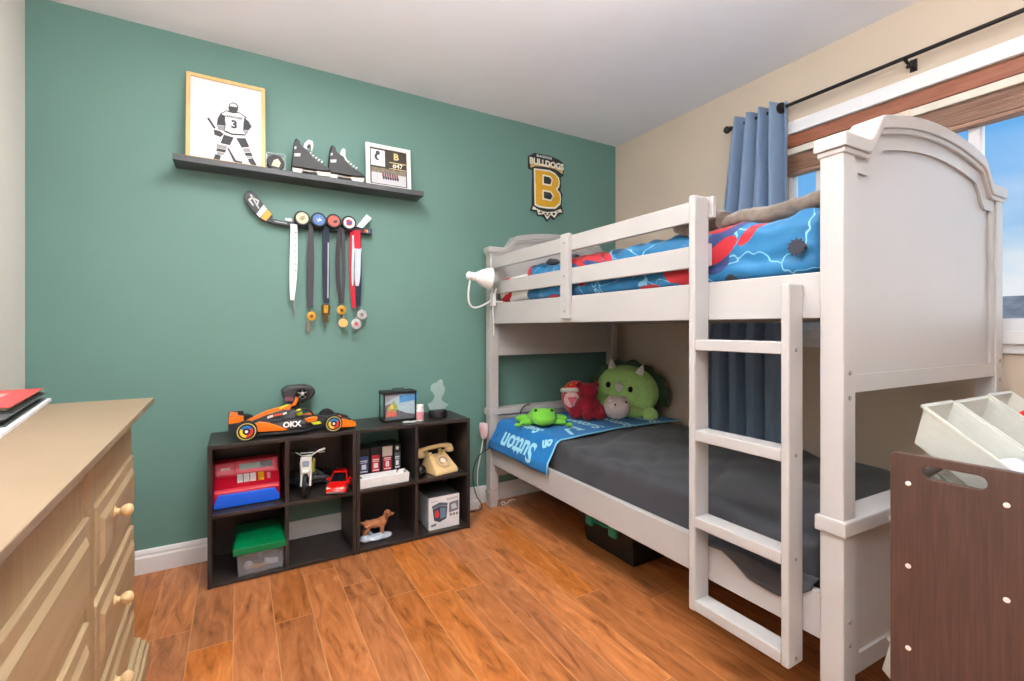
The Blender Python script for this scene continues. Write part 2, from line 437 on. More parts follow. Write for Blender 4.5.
def end_unit(M, far):
    def mk(mb, name, parent=bed, **k): 
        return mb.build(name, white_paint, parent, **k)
    def new(): 
        m = MB(); m.M = M; return m
    for x0 in (0, BW-PT):
        m = new(); m.box(x0, x0+PT, 0, PT, .115, 1.56)
        post = mk(m, 'post', bevel=.004)
        m = new(); c = (x0+PT/2, PT/2, 0)
        sq = lambda r: (c[0]-r, c[0]+r, c[1]-r, c[1]+r)
        m.taper(sq(.022), sq(.03), 0, .085); m.taper(sq(.033), sq(.033), .085, .098); m.taper(sq(.027), sq(.027), .098, .115)
        mk(m, 'foot', post, bevel=.003)
        for z in (.979, .915, .343, .283) if not far else (.335, .275):
            m = new(); m.lathe([(.006, 0), (.006, -.0025), (.003, -.003)] if not far else [(.006, PT), (.006, PT+.003), (.003, PT+.003)], (x0+PT/2, 0, z), 'y', 10)
            m.build('bolt', bolt_m, post)
    # crown moulding
    o = .011
    m = new(); top = crown_prof(1.588, .082, .038, -o, BW+o); bot = [(x, z-.036) for x, z in top]
    m.prism(top+list(reversed(bot)), 'y', -o, PT+o)
    # thinner fillet below
    top2 = [(min(max(x, -.004), BW+.004), z-.034) for x, z in top]; bot2 = [(x, z-.016) for x, z in top2]
    m.prism(top2+list(reversed(bot2)), 'y', -.005, PT+.005)
    mk(m, 'crown_moulding', bevel=.004)
    # arched frame and inset panel
    outl = [(x, z-.04) for x, z in crown_prof(1.588, .082, .038, PT-.002, BW-PT+.002)]
    outl = [(PT-.002, .926)]+outl+[(BW-PT+.002, .926)]
    inn = crown_prof(1.50, .082, .034, PT+.022, BW-PT-.03, flat=.13, sw=.085)
    inn = [(PT+.022, .972)]+inn+[(BW-PT-.03, .972)]
    m = new(); m.prism(outl, 'y', .006, PT-.006, hole=inn)
    fr = mk(m, 'arched_frame')
    inn2 = [(x+(.004 if x < BW/2 else -.004), z) for x, z in inn]
    m = new(); m.prism(inn, 'y', .014, PT-.014); mk(m, 'inset_panel', fr)
    # lower ledge and panel
    m = new(); m.box(-.009, BW+.009, -.009, PT+.009, .564, .604); mk(m, 'ledge', bevel=.004)
    m = new(); m.prism([(PT-.002, .188), (BW-PT+.002, .188), (BW-PT+.002, .557), (PT-.002, .557)], 'y', .008, PT-.008, hole=[(PT+.03, .238), (BW-PT-.03, .238), (BW-PT-.03, .535), (PT+.03, .535)])
    lp = mk(m, 'lower_frame')
    m = new(); m.box(PT+.029, BW-PT-.029, .016, PT-.016, .237, .536); mk(m, 'lower_panel', lp)
end_unit(T(BX0, .6, 0) @ RZ(-math.atan2(.041, 1.03)), False)
FY = 2.519
end_unit(T(BX0, FY, 0), True)
# long rails
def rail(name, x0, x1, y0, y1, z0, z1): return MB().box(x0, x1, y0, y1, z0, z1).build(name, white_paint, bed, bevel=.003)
NY = .655
rail('lower_side_rail', 1.334, 1.36, NY, FY+.002, .268, .39)
rail('lower_side_rail', 2.312, 2.338, NY-.04, FY+.002, .268, .39)
rail('upper_side_rail', 1.330, 1.356, NY, FY+.002, 1.12, 1.243)
rail('upper_side_rail', 2.312, 2.338, NY-.04, FY+.002, 1.12, 1.243)
rail('guard_rail', 1.330, 1.348, .985, FY+.002, 1.453, 1.524)
rail('guard_rail', 1.330, 1.348, 1.0, FY+.002, 1.298, 1.372)
rail('guard_rail', 2.318, 2.338, NY-.04, FY+.002, 1.298, 1.372)
gp = rail('guard_post', 1.308, 1.3305, 1.728, 1.79, 1.136, 1.532)
for z in (1.49, 1.335, 1.17):
    MB().lathe([(.005, 0), (.005, -.002), (.002, -.003)], (1.308, 1.76, z), 'x', 10).build('bolt', bolt_m, gp)
MB().box(1.36, 2.312, .665, 2.515, 1.128, 1.142).build('bunk_board', mat('raw_plywood', (196,176,150), .7), bed)
MB().box(1.345, 1.36, .665, 2.515, 1.121, 1.128).build('cleat', white_paint, bed)
for k in range(9):
    y = .78+k*.2
    MB().box(1.362, 2.31, y-.035, y+.035, .272, .286).build('slat', mat('raw_pine', (206,180,140), .6), bed)
for xa in (1.361, 2.29):
    MB().box(xa, xa+.022, .68, 2.51, .2685, .2718).build('slat_cleat', white_paint, bed)
# ladder
def stile(y0, y1, z1, holes):
    s_ = MB().box(1.258, 1.3285, y0, y1, .188, z1).build('ladder_stile', white_paint, bed, bevel=.005)
    for z in holes:
        MB().lathe([(.0055, 0), (.0055, -.002), (.003, -.003)], (1.292, y0, z), 'y', 10).build('bolt', bolt_m, s_)
stile(.702, .724, 1.213, (1.035, .752, .475, .207))
stile(.998, 1.022, 1.521, ())
for z in (1.023, .734, .457, .19):
    MB().box(1.260, 1.322, .723, .999, z, z+.034).build('ladder_rung', white_paint, bed, bevel=.003)

# ================================================================== BEDDING
def wr(p, a=.006, s=9., d=(0,0,1)):
    return Vector(d)*(noise.noise(Vector(p)*s)*a)
# lower mattress with a charcoal fitted sheet
sheet_m = mat('charcoal_sheet', (53,54,59), .75, var=.06, scale=40, sheen=.15, bump=.1, bscale=500)
def sheetfn(p):
    k = 1 if p.z > .45 else .6
    n1 = noise.noise(Vector((p.x*2.2, p.y*7+p.x*4, 3)))*.006
    ridge = abs(noise.noise(Vector((p.x*1.6+2, p.y*5-p.x*3, 8))))
    n2 = -.016*max(0, 1-ridge*7)+.005*noise.noise(Vector((p.x*3+p.y*6, p.y*2, 11)))
    o = Vector((0, 0, (n1+n2)*k))
    if p.x < 1.40 and p.z > .3: o += Vector((-.009*noise.noise(Vector((p.y*11+p.z*9, p.z*2, 1)))+.002, 0, 0))
    return o
ms = thing('mattress', 'lower bunk mattress in a charcoal grey fitted sheet', 'mattress', (1.84, 1.6, .268))
MB().cushion(1.3615, 2.305, .672, 2.505, .288, .525, .045, n=(36, 70, 8), fn=sheetfn).build('fitted_sheet', sheet_m, ms, smooth=True, ang=3)
def skirt2(u, v):
    y = .68+.36*u
    drop = .012+.05*min(1, max(0, (.75-u)*4))*min(1, max(0, u*6))
    if v < .5: t = v/.5; return (1.37-.043*t, y, .405+.004*math.sin(y*30)-.006*t)
    t = (v-.5)/.5; return (1.327, y, .399+.004*math.sin(y*30)-drop*t)
MB().sheet(skirt2, 40, 8).build('sheet_edge', sheet_m, ms, smooth=True, solid=.002, ang=3)
# blue name blanket over the far end
bl_m = mat('blue_fleece', (10,112,180), .9, var=.12, scale=90, sheen=.08, bump=.25, bscale=350)
let_m = mat('pale_blue_fleece_print', (150,214,232), .9, var=.05, scale=60, sheen=.3)
edge_m = mat('pale_blue_hem', (120,190,220), .9)
BZ = .536
XT = 1.352; RC = .05; XRB = 2.30
L_top = XRB-(XT+RC); L_arc = RC*PI/2
def bsurf(u, y, h=0.):
    """u = arc length from the wall side; returns point, offset h along the normal"""
    wv = .004*noise.noise(Vector((u*5, y*6, 2)))
    if u < L_top: p = Vector((XRB-u, y, BZ+wv)); n = Vector((0,0,1))
    elif u < L_top+L_arc:
        a = (u-L_top)/RC; p = Vector((XT+RC-(RC+wv)*math.sin(a), y, BZ-RC+(RC+wv)*math.cos(a))); n = Vector((-math.sin(a), 0, math.cos(a)))
    else:
        d = u-L_top-L_arc; p = Vector((XT-.040*min(1, d*16)-.004*math.sin(y*16)*min(1, d*14)-abs(wv), y, BZ-RC-d)); n = Vector((-1, 0, 0))
    return p+n*h
def yfar(u): return 2.500+.035*min(1, max(0, u-L_top-L_arc-.06)/.04)
def ynear(u): return 1.93+.03*math.sin(u*5)-.0*u
LT = L_top+L_arc+.115
def bl(u, v):
    uu = LT*u; 
    return bsurf(uu, yfar(uu)+(ynear(uu)-yfar(uu))*v)
blk = thing('blanket', 'bright blue fleece blanket printed with pale lettering across the lower bunk head', 'blanket', (1.8, 2.2, .536))
MB().sheet(bl, 90, 40).build('fleece', bl_m, blk, smooth=True, solid=.005, ang=3)
mb = MB()
mb.tube([bsurf(LT*i/60, ynear(LT*i/60), .002) for i in range(61)], .0045, 6)
mb.build('hem', edge_m, blk, smooth=True)
def blanket_text(body, size, u, y, rot=0., bold=.004):
    me = text_mesh(body, size, 0.0, bold)
    b = bmesh.new(); b.from_mesh(me); bmesh.ops.triangulate(b, faces=b.faces)
    bmesh.ops.subdivide_edges(b, edges=[e for e in b.edges if e.calc_length() > .02], cuts=2, use_grid_fill=True)
    bmesh.ops.triangulate(b, faces=b.faces)
    off = wloc(blk); ca, sa = math.cos(rot), math.sin(rot)
    for vv in b.verts:
        tx, ty = vv.co.x*ca-vv.co.y*sa, vv.co.x*sa+vv.co.y*ca
        vv.co = bsurf(u+ty, y+tx, .0048)-off
    b.to_mesh(me); b.free(); me.materials.clear(); me.materials.append(let_m)
    o = bpy.data.objects.new('lettering', me); C.objects.link(o); o.parent = blk
U0 = L_top
blanket_text('Sutton', .088, U0-.005, 2.22, 0)
blanket_text('Sutton', .13, U0+.118, 2.21, 0)
blanket_text('J', .15, U0-.12, 2.0, 1.2)
blanket_text('Sutton', .105, U0-.33, 2.14, .1)
blanket_text('Sutton', .11, U0-.52, 2.08, 0)
blanket_text('Sutton', .10, U0-.72, 2.08, .1)
blanket_text('Sutton', .06, U0-.21, 2.08, 0)
blanket_text('on', .07, U0+.06, 1.965, .4)
# upper mattress, comforter, pillow, throw
MB().cushion(1.40, 2.28, .70, 2.48, 1.144, 1.33, .03, n=(10, 20, 4)).build('mattress', mat('white_mattress_cover', (232,232,232), .8), None, smooth=True, ang=3, label='white upper bunk mattress mostly covered by the printed comforter', cat='mattress')
def comfort_mat():
    m, nt, N, L, P = newmat('printed_comforter')
    tc = N.new('ShaderNodeTexCoord'); geo = tc.outputs['Object']
    sp = N.new('ShaderNodeSeparateXYZ'); L.new(geo, sp.inputs[0])
    dn = N.new('ShaderNodeTexNoise'); dn.inputs['Scale'].default_value = 9; L.new(geo, dn.inputs['Vector'])
    def mth(op, a, b=None):
        n = N.new('ShaderNodeMath'); n.operation = op
        for i, x in enumerate((a, b)):
            if x is None: continue
            if isinstance(x, (int, float)): n.inputs[i].default_value = x
            else: L.new(x, n.inputs[i])
        return n.outputs[0]
    wob = mth('SUBTRACT', dn.outputs['Fac'], .5)
    # unroll: side height + distance inwards
    zz = mth('SUBTRACT', sp.outputs['Z'], mth('MULTIPLY', mth('MAXIMUM', mth('SUBTRACT', sp.outputs['X'], .07), 0.), -.9))
    def ell(cy, cz, ry, rz, ang=0., w=.35):
        dy = mth('SUBTRACT', sp.outputs['Y'], cy); dz = mth('SUBTRACT', zz, cz)
        ca, sa = math.cos(ang), math.sin(ang)
        a = mth('DIVIDE', mth('ADD', mth('MULTIPLY', dy, ca), mth('MULTIPLY', dz, sa)), ry)
        b = mth('DIVIDE', mth('SUBTRACT', mth('MULTIPLY', dz, ca), mth('MULTIPLY', dy, sa)), rz)
        d = mth('ADD', mth('MULTIPLY', a, a), mth('MULTIPLY', b, b))
        return mth('LESS_THAN', mth('ADD', d, mth('MULTIPLY', wob, 4*w)), 1.)
    base = N.new('ShaderNodeValToRGB'); base.color_ramp.elements[0].color = lin((3,84,130)); base.color_ramp.elements[1].color = lin((14,116,164))
    bn = N.new('ShaderNodeTexNoise'); bn.inputs['Scale'].default_value = 5; L.new(geo, bn.inputs['Vector']); L.new(bn.outputs['Fac'], base.inputs['Fac'])
    cur_ = base.outputs['Color']
    def over(mask, rgb):
        nonlocal cur_
        mx = N.new('ShaderNodeMix'); mx.data_type = 'RGBA'
        L.new(mask, mx.inputs['Factor']); L.new(cur_, mx.inputs['A']); mx.inputs['B'].default_value = lin(rgb); cur_ = mx.outputs['Result']
    # thin pale web lines
    vo = N.new('ShaderNodeTexVoronoi'); vo.feature = 'DISTANCE_TO_EDGE'; vo.inputs['Scale'].default_value = 7
    mp = N.new('ShaderNodeMapping'); mp.inputs['Scale'].default_value = (.5, .7, 1.2); L.new(geo, mp.inputs['Vector'])
    ad = N.new('ShaderNodeMix'); ad.data_type = 'RGBA'; ad.inputs['Factor'].default_value = .12; L.new(mp.outputs[0], ad.inputs['A']); L.new(dn.outputs['Color'], ad.inputs['B'])
    L.new(ad.outputs['Result'], vo.inputs['Vector'])
    over(mth('MULTIPLY', mth('LESS_THAN', vo.outputs['Distance'], .011), .6), (150,208,232))
    NAVY, RED, DK = (40,58,110), (178,18,34), (48,48,60)
    for (cy, cz, ry, rz, a, c) in SPOTS: over(ell(cy, cz, ry, rz, a), {'n': NAVY, 'r': RED, 'd': DK, 'w': (205,220,232)}[c])
    L.new(cur_, P.inputs['Base Color']); P.inputs['Roughness'].default_value = .6; P.inputs['Sheen Weight'].default_value = .2
    return m
# print motifs: (Y, height, half sizes, angle, colour) measured from the comforter's own corner
SPOTS = [(.30, .165, .10, .028, -.5, 'n'), (.335, .10, .055, .06, 0, 'n'), (.315, .205, .09, .034, -.15, 'r'), (.305, .115, .07, .026, -.55, 'r'), (.21, .155, .05, .015, -.75, 'r'),
         (.055, .087, .02, .015, 0, 'd'), (.275, .015, .022, .018, .3, 'd'), (.115, .20, .03, .008, 0, 'n'), (.06, .205, .02, .008, 0, 'n'), (.25, .255, .02, .02, 0, 'r'),
         (.50, .08, .055, .055, .5, 'r'), (.43, .03, .05, .03, .0, 'r'), (.62, .015, .06, .014, 0, 'r'), (1.02, .18, .14, .04, .3, 'r'), (.88, .18, .06, .02, .6, 'r'), (.95, .15, .07, .012, .2, 'n'),
         (1.16, .05, .035, .05, .3, 'r'), (1.02, .085, .03, .03, .5, 'r'), (1.56, .17, .06, .06, 0, 'n'), (1.47, .17, .025, .05, .2, 'r'), (1.62, .06, .05, .06, 0, 'n'), (1.52, .11, .06, .02, 0, 'r'), (1.25, .01, .05, .02, 0, 'r')]
CX, CY, CZ = 1.352, .672, 1.232
def cofn(p):
    o = Vector((0,0,0))
    w = noise.noise(Vector((p.x*4, p.y*9, p.z*9)))*.014+noise.noise(Vector((p.x*9, p.y*22, p.z*26+3)))*.010+abs(noise.noise(Vector((p.y*9+p.z*14, p.z*5, 7))))*.010
    if p.x < 1.42: o.x -= w*.8-.004
    if p.z > 1.36: o.z += w
    if p.x < 1.40: o.x += .010*math.exp(-((p.z-1.30)/.012)**2)       # quilted crease
    return o
cm = comfort_mat()
mb = MB(); mb.cushion(1.357, 2.30, .665, 2.19, 1.232, 1.43, .05, n=(26, 90, 14), fn=cofn)
com = mb.build('comforter', cm, None, smooth=True, ang=3, base=False, label='bright blue comforter with red and navy shapes on the upper bunk', cat='comforter')
com.data.transform(T(-CX, -CY, -CZ)); com.location = (CX, CY, CZ)
# spiky dark burst on the print near the ladder
bur = MB(); cy, cz, r0 = .727, 1.319, .027
pts = []
for k in range(24):
    a = 2*PI*k/24; r = r0*.74 if k % 2 else r0
    pts.append((cy+r*math.cos(a)*1.0, cz+r*math.sin(a)))
bur.prism(pts, 'x', 1.3405, 1.3425).build('print_motif', mat('dark_print', (46,46,58), .7), com)
# fitted cover at the pillow end and pillow
pil_m, nt, N, L, P = newmat('white_red_print_pillowcase')
tc = N.new('ShaderNodeTexCoord'); nz = N.new('ShaderNodeTexNoise'); nz.inputs['Scale'].default_value = 7.5; nz.inputs['Detail'].default_value = 1
L.new(tc.outputs['Object'], nz.inputs['Vector'])
rp = N.new('ShaderNodeValToRGB'); rp.color_ramp.interpolation = 'CONSTANT'; rp.color_ramp.elements[0].color = lin((226,224,222)); rp.color_ramp.elements[1].position = .6; rp.color_ramp.elements[1].color = lin((200,24,42))
e = rp.color_ramp.elements.new(.36); e.color = lin((232,230,228)); rp.color_ramp.elements[0].color = lin((60,66,100)); rp.color_ramp.elements[0].position = 0
L.new(nz.outputs['Fac'], rp.inputs['Fac']); L.new(rp.outputs['Color'], P.inputs['Base Color']); P.inputs['Roughness'].default_value = .8
def pfn(p): return wr(p, .012, 8)
MB().cushion(1.355, 1.86, 2.12, 2.512, 1.232, 1.40, .07, n=(16, 14, 6), fn=pfn).build('pillow', pil_m, None, smooth=True, ang=3, label='white pillow with red print at the head of the upper bunk', cat='pillow')
MB().cushion(1.88, 2.30, 2.14, 2.512, 1.34, 1.475, .06, n=(14, 14, 6), fn=pfn).build('pillow', mat('plain_white_pillowcase', (236,234,230), .8), None, smooth=True, ang=3, label='plain white pillow further back on the upper bunk', cat='pillow')
# rumpled dark cover fold by the pillow
def fold(u, v):
    y = 1.86+.34*u; a = PI*v
    return (1.42+.10*v+.01*math.sin(u*9), y, 1.425+.028*math.sin(a)*(1+.5*math.sin(u*12))+.012*noise.noise(Vector((u*6, v*4, 0))))
MB().sheet(fold, 30, 10).build('comforter_lining', mat('dark_grey_lining', (66,68,74), .8), com, smooth=True, solid=.008, ang=3)
# brown-grey throw along the top near the window
thr_m = mat('taupe_fleece', (112,100,90), .95, var=.25, scale=40, sheen=.4, bump=.5, bscale=120)
def thr(p):
    return Vector((noise.noise(Vector((p.y*7, p.z*9, 1)))*.02, 0, noise.noise(Vector((p.x*6, p.y*9, 5)))*.018+noise.noise(Vector((p.x*25, p.y*28, 5)))*.006))
thw = thing('throw_blanket', 'taupe fleece throw heaped on the blue comforter beside the ladder post', 'blanket', (1.6, .95, 1.43))
MB().cushion(1.40, 2.2, .668, 1.16, 1.432, 1.485, .026, n=(30, 40, 3), fn=thr).build('fleece', thr_m, thw, smooth=True, ang=3)
MB().tube([(1.41+.02*math.sin(k*.9), 1.0+.028*k, 1.455+.012*math.sin(k*1.3)) for k in range(8)], [.03, .034, .03, .036, .03, .034, .03, .015], 12).build('rolled_edge', thr_m, thw, smooth=True)
# ================================================================== PLUSH TOYS on the lower bunk
def plush(name, rgb): return mat(name, rgb, .95, var=.1, scale=70, sheen=.15, bump=.35, bscale=420)
def blob(ells, name, m, parent, vox=.006, it=10, **k):
    mb = MB()
    for e in ells: mb.ell(*e, seg=16) if len(e) == 3 else mb.ell(e[0], e[1], seg=16)
    return mb.build(name, m, parent, remesh=vox, soft=it, world=False, **k)
lime = plush('lime_plush', (168,212,124)); lime2 = plush('pale_lime_plush', (176,220,128)); dkgreen = plush('dark_green_plush', (70,92,66))
eye_m = mat('black_bead_eye', (10,10,12), .15); whp = plush('white_plush', (238,236,226))
BT = .545                                  # top of the blanket
# big triceratops cushion, facing the room
tri = thing('dinosaur_plush', 'large round light green horned dinosaur plush with dark green frill in the bed corner', 'plush toy', (2.16, 2.27, BT-.008), rz=R(-60))
tri.rotation_euler = (0, R(9), R(-60))
blob([((0,.02,.155), (.205,.13,.165), (0,0,0)), ((0,.0,.07), (.19,.135,.075))], 'body', lime, tri, .008, 12)
blob([((.015,-.085,.055), (.15,.055,.05))], 'belly', lime2, tri, .006)
for sx in (-1, 1):
    blob([((sx*.185,-.06,.05), (.05,.06,.045))], 'paw', lime2, tri, .006)
    MB().ell((sx*.072-.02, -.108, .185), (.0155,.010,.0185)).build('eye', eye_m, tri, world=False, smooth=True)
    MB().lathe([(.026,0), (.022,.02), (.012,.045), (.002,.062)], (sx*.088-.01, -.055, .285), 'z', 14, M=Matrix.Rotation(R(sx*14), 3, 'Y')).build('horn', whp, tri, world=False, smooth=True)
MB().lathe([(.030,-.01), (.027,.012), (.019,.035), (.004,.052)], (-.02, -.102, .185), 'z', 14, M=Matrix.Rotation(R(62), 3, 'X')).build('nose_horn', whp, tri, world=False, smooth=True)
mb = MB(); pts = []
for k in range(49):
    a = PI*(-.06+1.12*k/48); rr = .262+.012*math.cos(k*PI/3)
    pts.append((rr*math.cos(a)*.98, .135+rr*math.sin(a)*.80))
inn = [(x*.6, .135+(z-.135)*.6) for x, z in reversed(pts)]
mb.prism(pts+inn, 'y', .055, .085)
mb.build('frill', dkgreen, tri, world=False, smooth=True, bevel=.01, ang=.9)
# green frog lying flat
frg = plush('bright_green_plush', (108,184,54)); frd = plush('green_plush_spots', (60,130,60))
fr = thing('frog_plush', 'bright green frog plush lying flat at the left end of the blanket', 'plush toy', (1.49, 2.2, BT-.006), rz=R(-28))
blob([((0,.0,.052), (.075,.07,.05)), ((0,.07,.045), (.085,.085,.042)), ((-.045,-.01,.088), (.022,.022,.020)), ((.045,-.01,.088), (.022,.022,.020)),
      ((0,-.035,.043), (.066,.04,.034)), ((-.085,.02,.022), (.055,.025,.02), (0,0,R(28))), ((.085,.015,.022), (.055,.025,.02), (0,0,R(-28))),
      ((-.105,.10,.025), (.05,.04,.024)), ((.105,.10,.025), (.05,.04,.024))], 'body', frg, fr, .005, 8)
for sx in (-1, 1):
    MB().ell((sx*.045, -.027, .093), (.0085,.007,.0085)).build('eye', eye_m, fr, world=False, smooth=True)
    for k in range(3):
        a = R(-90+sx*(38+26*(k-1)))
        blob([((sx*.128+.022*math.cos(a), -.012+.022*math.sin(a), .014), (.018,.0085,.011), (0,0,a))], 'toe', frg, fr, .003, 3)
MB().tube([(-.05+.1*k/10, -.069+.012*(abs(k-5)/5)**2, .042+.010*(abs(k-5)/5)**2) for k in range(11)], .0018, 6).build('mouth_line', frd, fr, world=False)
MB().ell((.02,.06,.083), (.035,.045,.010), (0,0,.4)).build('back_patch', frd, fr, world=False, smooth=True)
# crimson bear sitting with its back to us
crim = plush('crimson_plush', (138,10,34))
cb = thing('bear_plush', 'dark crimson plush bear slumped in front of the red strawberry plush', 'plush toy', (1.85, 2.245, BT-.006), rz=R(-20))
blob([((0,0,.07), (.085,.075,.075)), ((.005,.01,.165), (.062,.058,.056)), ((-.05,.02,.205), (.02,.014,.02)), ((.06,.02,.205), (.02,.014,.02)),
      ((-.085,-.025,.045), (.045,.035,.04)), ((.085,-.025,.045), (.045,.035,.04)), ((-.02,-.07,.035), (.04,.035,.034)), ((.045,-.07,.035), (.035,.03,.033))], 'body', crim, cb, .005, 8)
MB().lathe([(.052,-.006), (.058,0), (.052,.006)], (.003,.005,.118), 'z', 20).build('neck_bow', plush('dark_ribbon', (50,20,30)), cb, world=False, smooth=True)
# strawberry plush
stm = mat('strawberry_plush', (222,50,40), .9, var=.1, scale=60, sheen=.4)
sb = thing('strawberry_plush', 'bright red strawberry plush with white brow band and pink front behind the bear', 'plush toy', (1.875, 2.395, BT-.006), rz=R(-34))
blob([((0,0,.115), (.095,.07,.105)), ((0,0,.055), (.07,.06,.055))], 'body', stm, sb, .006, 8)
MB().ell((-.03,-.062,.105), (.05,.016,.052)).build('front_patch', plush('pink_white_plush', (242,200,200)), sb, world=False, smooth=True)
MB().prism([(-.06,.12), (.0,.125), (-.03,.062)], 'y', -.084, -.072).build('front_print', plush('pink_plush', (236,120,130)), sb, world=False, bevel=.003)
MB().tube([(-.082,-.042,.160), (-.05,-.066,.164), (-.01,-.074,.166), (.03,-.066,.166)], [.013,.015,.015,.010], 12).build('brow_band', whp, sb, world=False, smooth=True)
blob([((-.086,-.040,.160), (.017,.017,.017))], 'pompom', whp, sb, .004, 3)
mb = MB()
for k in range(16):
    a = R(20+10*k); mb.ell((.082*math.cos(a)*(.9+.1*(k % 2)), -.048+.012*(k % 3), .12+.085*math.sin(a)), (.0035,.003,.0045), seg=8)
mb.build('seeds', mat('pale_seed', (250,190,120), .7), sb, world=False)
# pale round bird/mouse plush
gry = plush('pale_grey_plush', (216,200,192))
gp_ = thing('round_plush', 'small pale grey round plush leaning on the green dinosaur', 'plush toy', (1.99, 2.143, BT-.006), rz=R(-30))
blob([((0,0,.072), (.085,.07,.072)), ((-.035,0,.125), (.022,.016,.022)), ((.05,.0,.122), (.02,.016,.02))], 'body', gry, gp_, .005, 8)
for x, z in ((-.022,.098), (.042,.112)): MB().ell((x,-.060,z), (.0055,.005,.006)).build('eye', eye_m, gp_, world=False, smooth=True)
for x, z in ((-.05,.117), (.022,.095), (-.038,.122)): MB().ell((x,-.050,z), (.016,.008,.005), (0,.4,0)).build('sparkle_patch', mat('pink_white_sparkle', (250,226,226), .3), gp_, world=False, smooth=True)

# ================================================================== CLIP LAMP, PLUG, CABLES
lamp = thing('clip_lamp', 'white clip-on reading lamp on the corner post of the upper bunk', 'lamp', (1.30, 2.5, 1.24))
# shade axis
ax = Vector((1, -.22, -.10)).normalized(); c0 = Vector((1.132, 2.43, 1.392))
Q = Vector((0,0,1)).rotation_difference(ax).to_matrix()
mb = MB(); mb.lathe([(.021,.035), (.027,.045), (.045,.075), (.058,.105), (.064,.135), (.061,.135), (.055,.105), (.042,.077), (.02,.048)], c0, 'z', 28, M=Q)
mb.build('lamp_shade', white_pl, lamp, smooth=True)
MB().lathe([(.012,-.012), (.02,-.006), (.024,.0), (.024,.012), (.020,.014), (.020,.02), (.024,.022), (.024,.034), (.02,.04)], c0, 'z', 24, M=Q).build('lamp_socket', white_pl, lamp, smooth=True)
MB().lathe([(.012,.05), (.022,.08), (.025,.095), (.018,.11), (.003,.115)], c0, 'z', 16, M=Q).build('bulb', mat('frosted_bulb', (240,238,228), .3), lamp, smooth=True)
from mathutils.geometry import interpolate_bezier as ib
neck = [Vector(p) for p in ib(c0+Vector((.012,0,-.018)), c0+Vector((-.02,.01,-.20)), Vector((1.17,2.46,1.18)), Vector((1.3,2.47,1.258)), 28)]
MB().tube(neck, .0058, 10).build('gooseneck', white_pl, lamp, smooth=True)
mb = MB(); mb.box(1.296, 1.318, 2.44, 2.482, 1.225, 1.30); mb.box(1.296, 1.37, 2.446, 2.476, 1.2445, 1.256)
mb.build('clip', white_pl, lamp, bevel=.004)
mb = MB(); mb.tube([(1.30,2.45,1.27), (1.306,2.43,1.30), (1.306,2.42,1.325)], .004, 8); mb.tube([(1.30,2.47,1.27), (1.306,2.475,1.30), (1.306,2.465,1.33)], .004, 8)
mb.build('clip_handle', white_pl, lamp, smooth=True)
MB().tube([(1.306,2.455,1.24), (1.3,2.45,1.2), (1.305,2.452,1.14), (1.312,2.458,1.09), (1.312,2.46,1.05)], .0025, 6).build('cord', white_pl, lamp, smooth=True)
pink = mat('pale_pink_plastic', (240,214,214), .4)
pb = thing('night_light', 'pale pink plug-in light hanging on the bed post below the ledge', 'light', (1.29, 2.55, .42))
MB().prism([(2.535,.515), (2.60,.51), (2.605,.48), (2.585,.43), (2.56,.412), (2.54,.43), (2.53,.48)], 'x', 1.285, 1.312).build('housing', pink, pb, bevel=.006)
MB().box(1.279, 1.286, 2.55, 2.585, .45, .495).build('cover', mat('pink_light_cover', (236,186,192), .35), pb, bevel=.003)
MB().tube([(1.298,2.57,.42), (1.29,2.585,.33), (1.275,2.6,.22), (1.272,2.6,.15), (1.285,2.605,.075), (1.30,2.60,.02), (1.27,2.58,.005), (1.18,2.57,.005)], .004, 8).build('power_cord', mat('pale_cord', (222,226,218), .5), pb, smooth=True)
wd = thing('wall_adapter', 'white power adapter low on the green wall beside the bed foot', 'adapter', (1.22, 2.59, .03))
MB().box(1.155, 1.275, 2.585, 2.624, .012, .115).build('body', white_pl, wd, bevel=.008)
MB().box(1.15, 1.262, 2.55, 2.584, .0, .05).build('plug', white_pl, wd, bevel=.006)
blackc = mat('black_cord_rubber', (40,40,42), .5)
MB().tube([Vector(p) for p in ib(Vector((1.12,2.555,.006)), Vector((1.22,2.49,.004)), Vector((1.27,2.46,.02)), Vector((1.25,2.53,.06)), 12)]+[Vector(p) for p in ib(Vector((1.24,2.54,.08)), Vector((1.20,2.57,.2)), Vector((1.22,2.555,.33)), Vector((1.30,2.50,.37)), 14)]+[Vector(p) for p in ib(Vector((1.315,2.495,.40)), Vector((1.31,2.47,.42)), Vector((1.315,2.44,.45)), Vector((1.345,2.45,.475)), 8)], .003, 8).build('charging_cable', blackc, None, smooth=True, label='black cable rising from the floor past the bed foot to the mattress corner', cat='cable')
MB().tube([Vector(p) for p in ib(Vector((1.47,2.40,.55)), Vector((1.50,2.50,.56)), Vector((1.54,2.50,.62)), Vector((1.60,2.508,.612)), 16)], .0035, 8).build('charging_cable', blackc, None, smooth=True, label='black cable looping over the bed ledge behind the frog plush', cat='cable')
MB().tube([(1.40+.035*math.cos(t*.55)+.008*t, 2.54+.03*math.sin(t*.8), .004) for t in range(12)], .0035, 8).build('extension_cord', mat('white_cord', (225,225,222), .5), None, smooth=True, label='white cord coiled on the floor behind the bed foot', cat='cord')
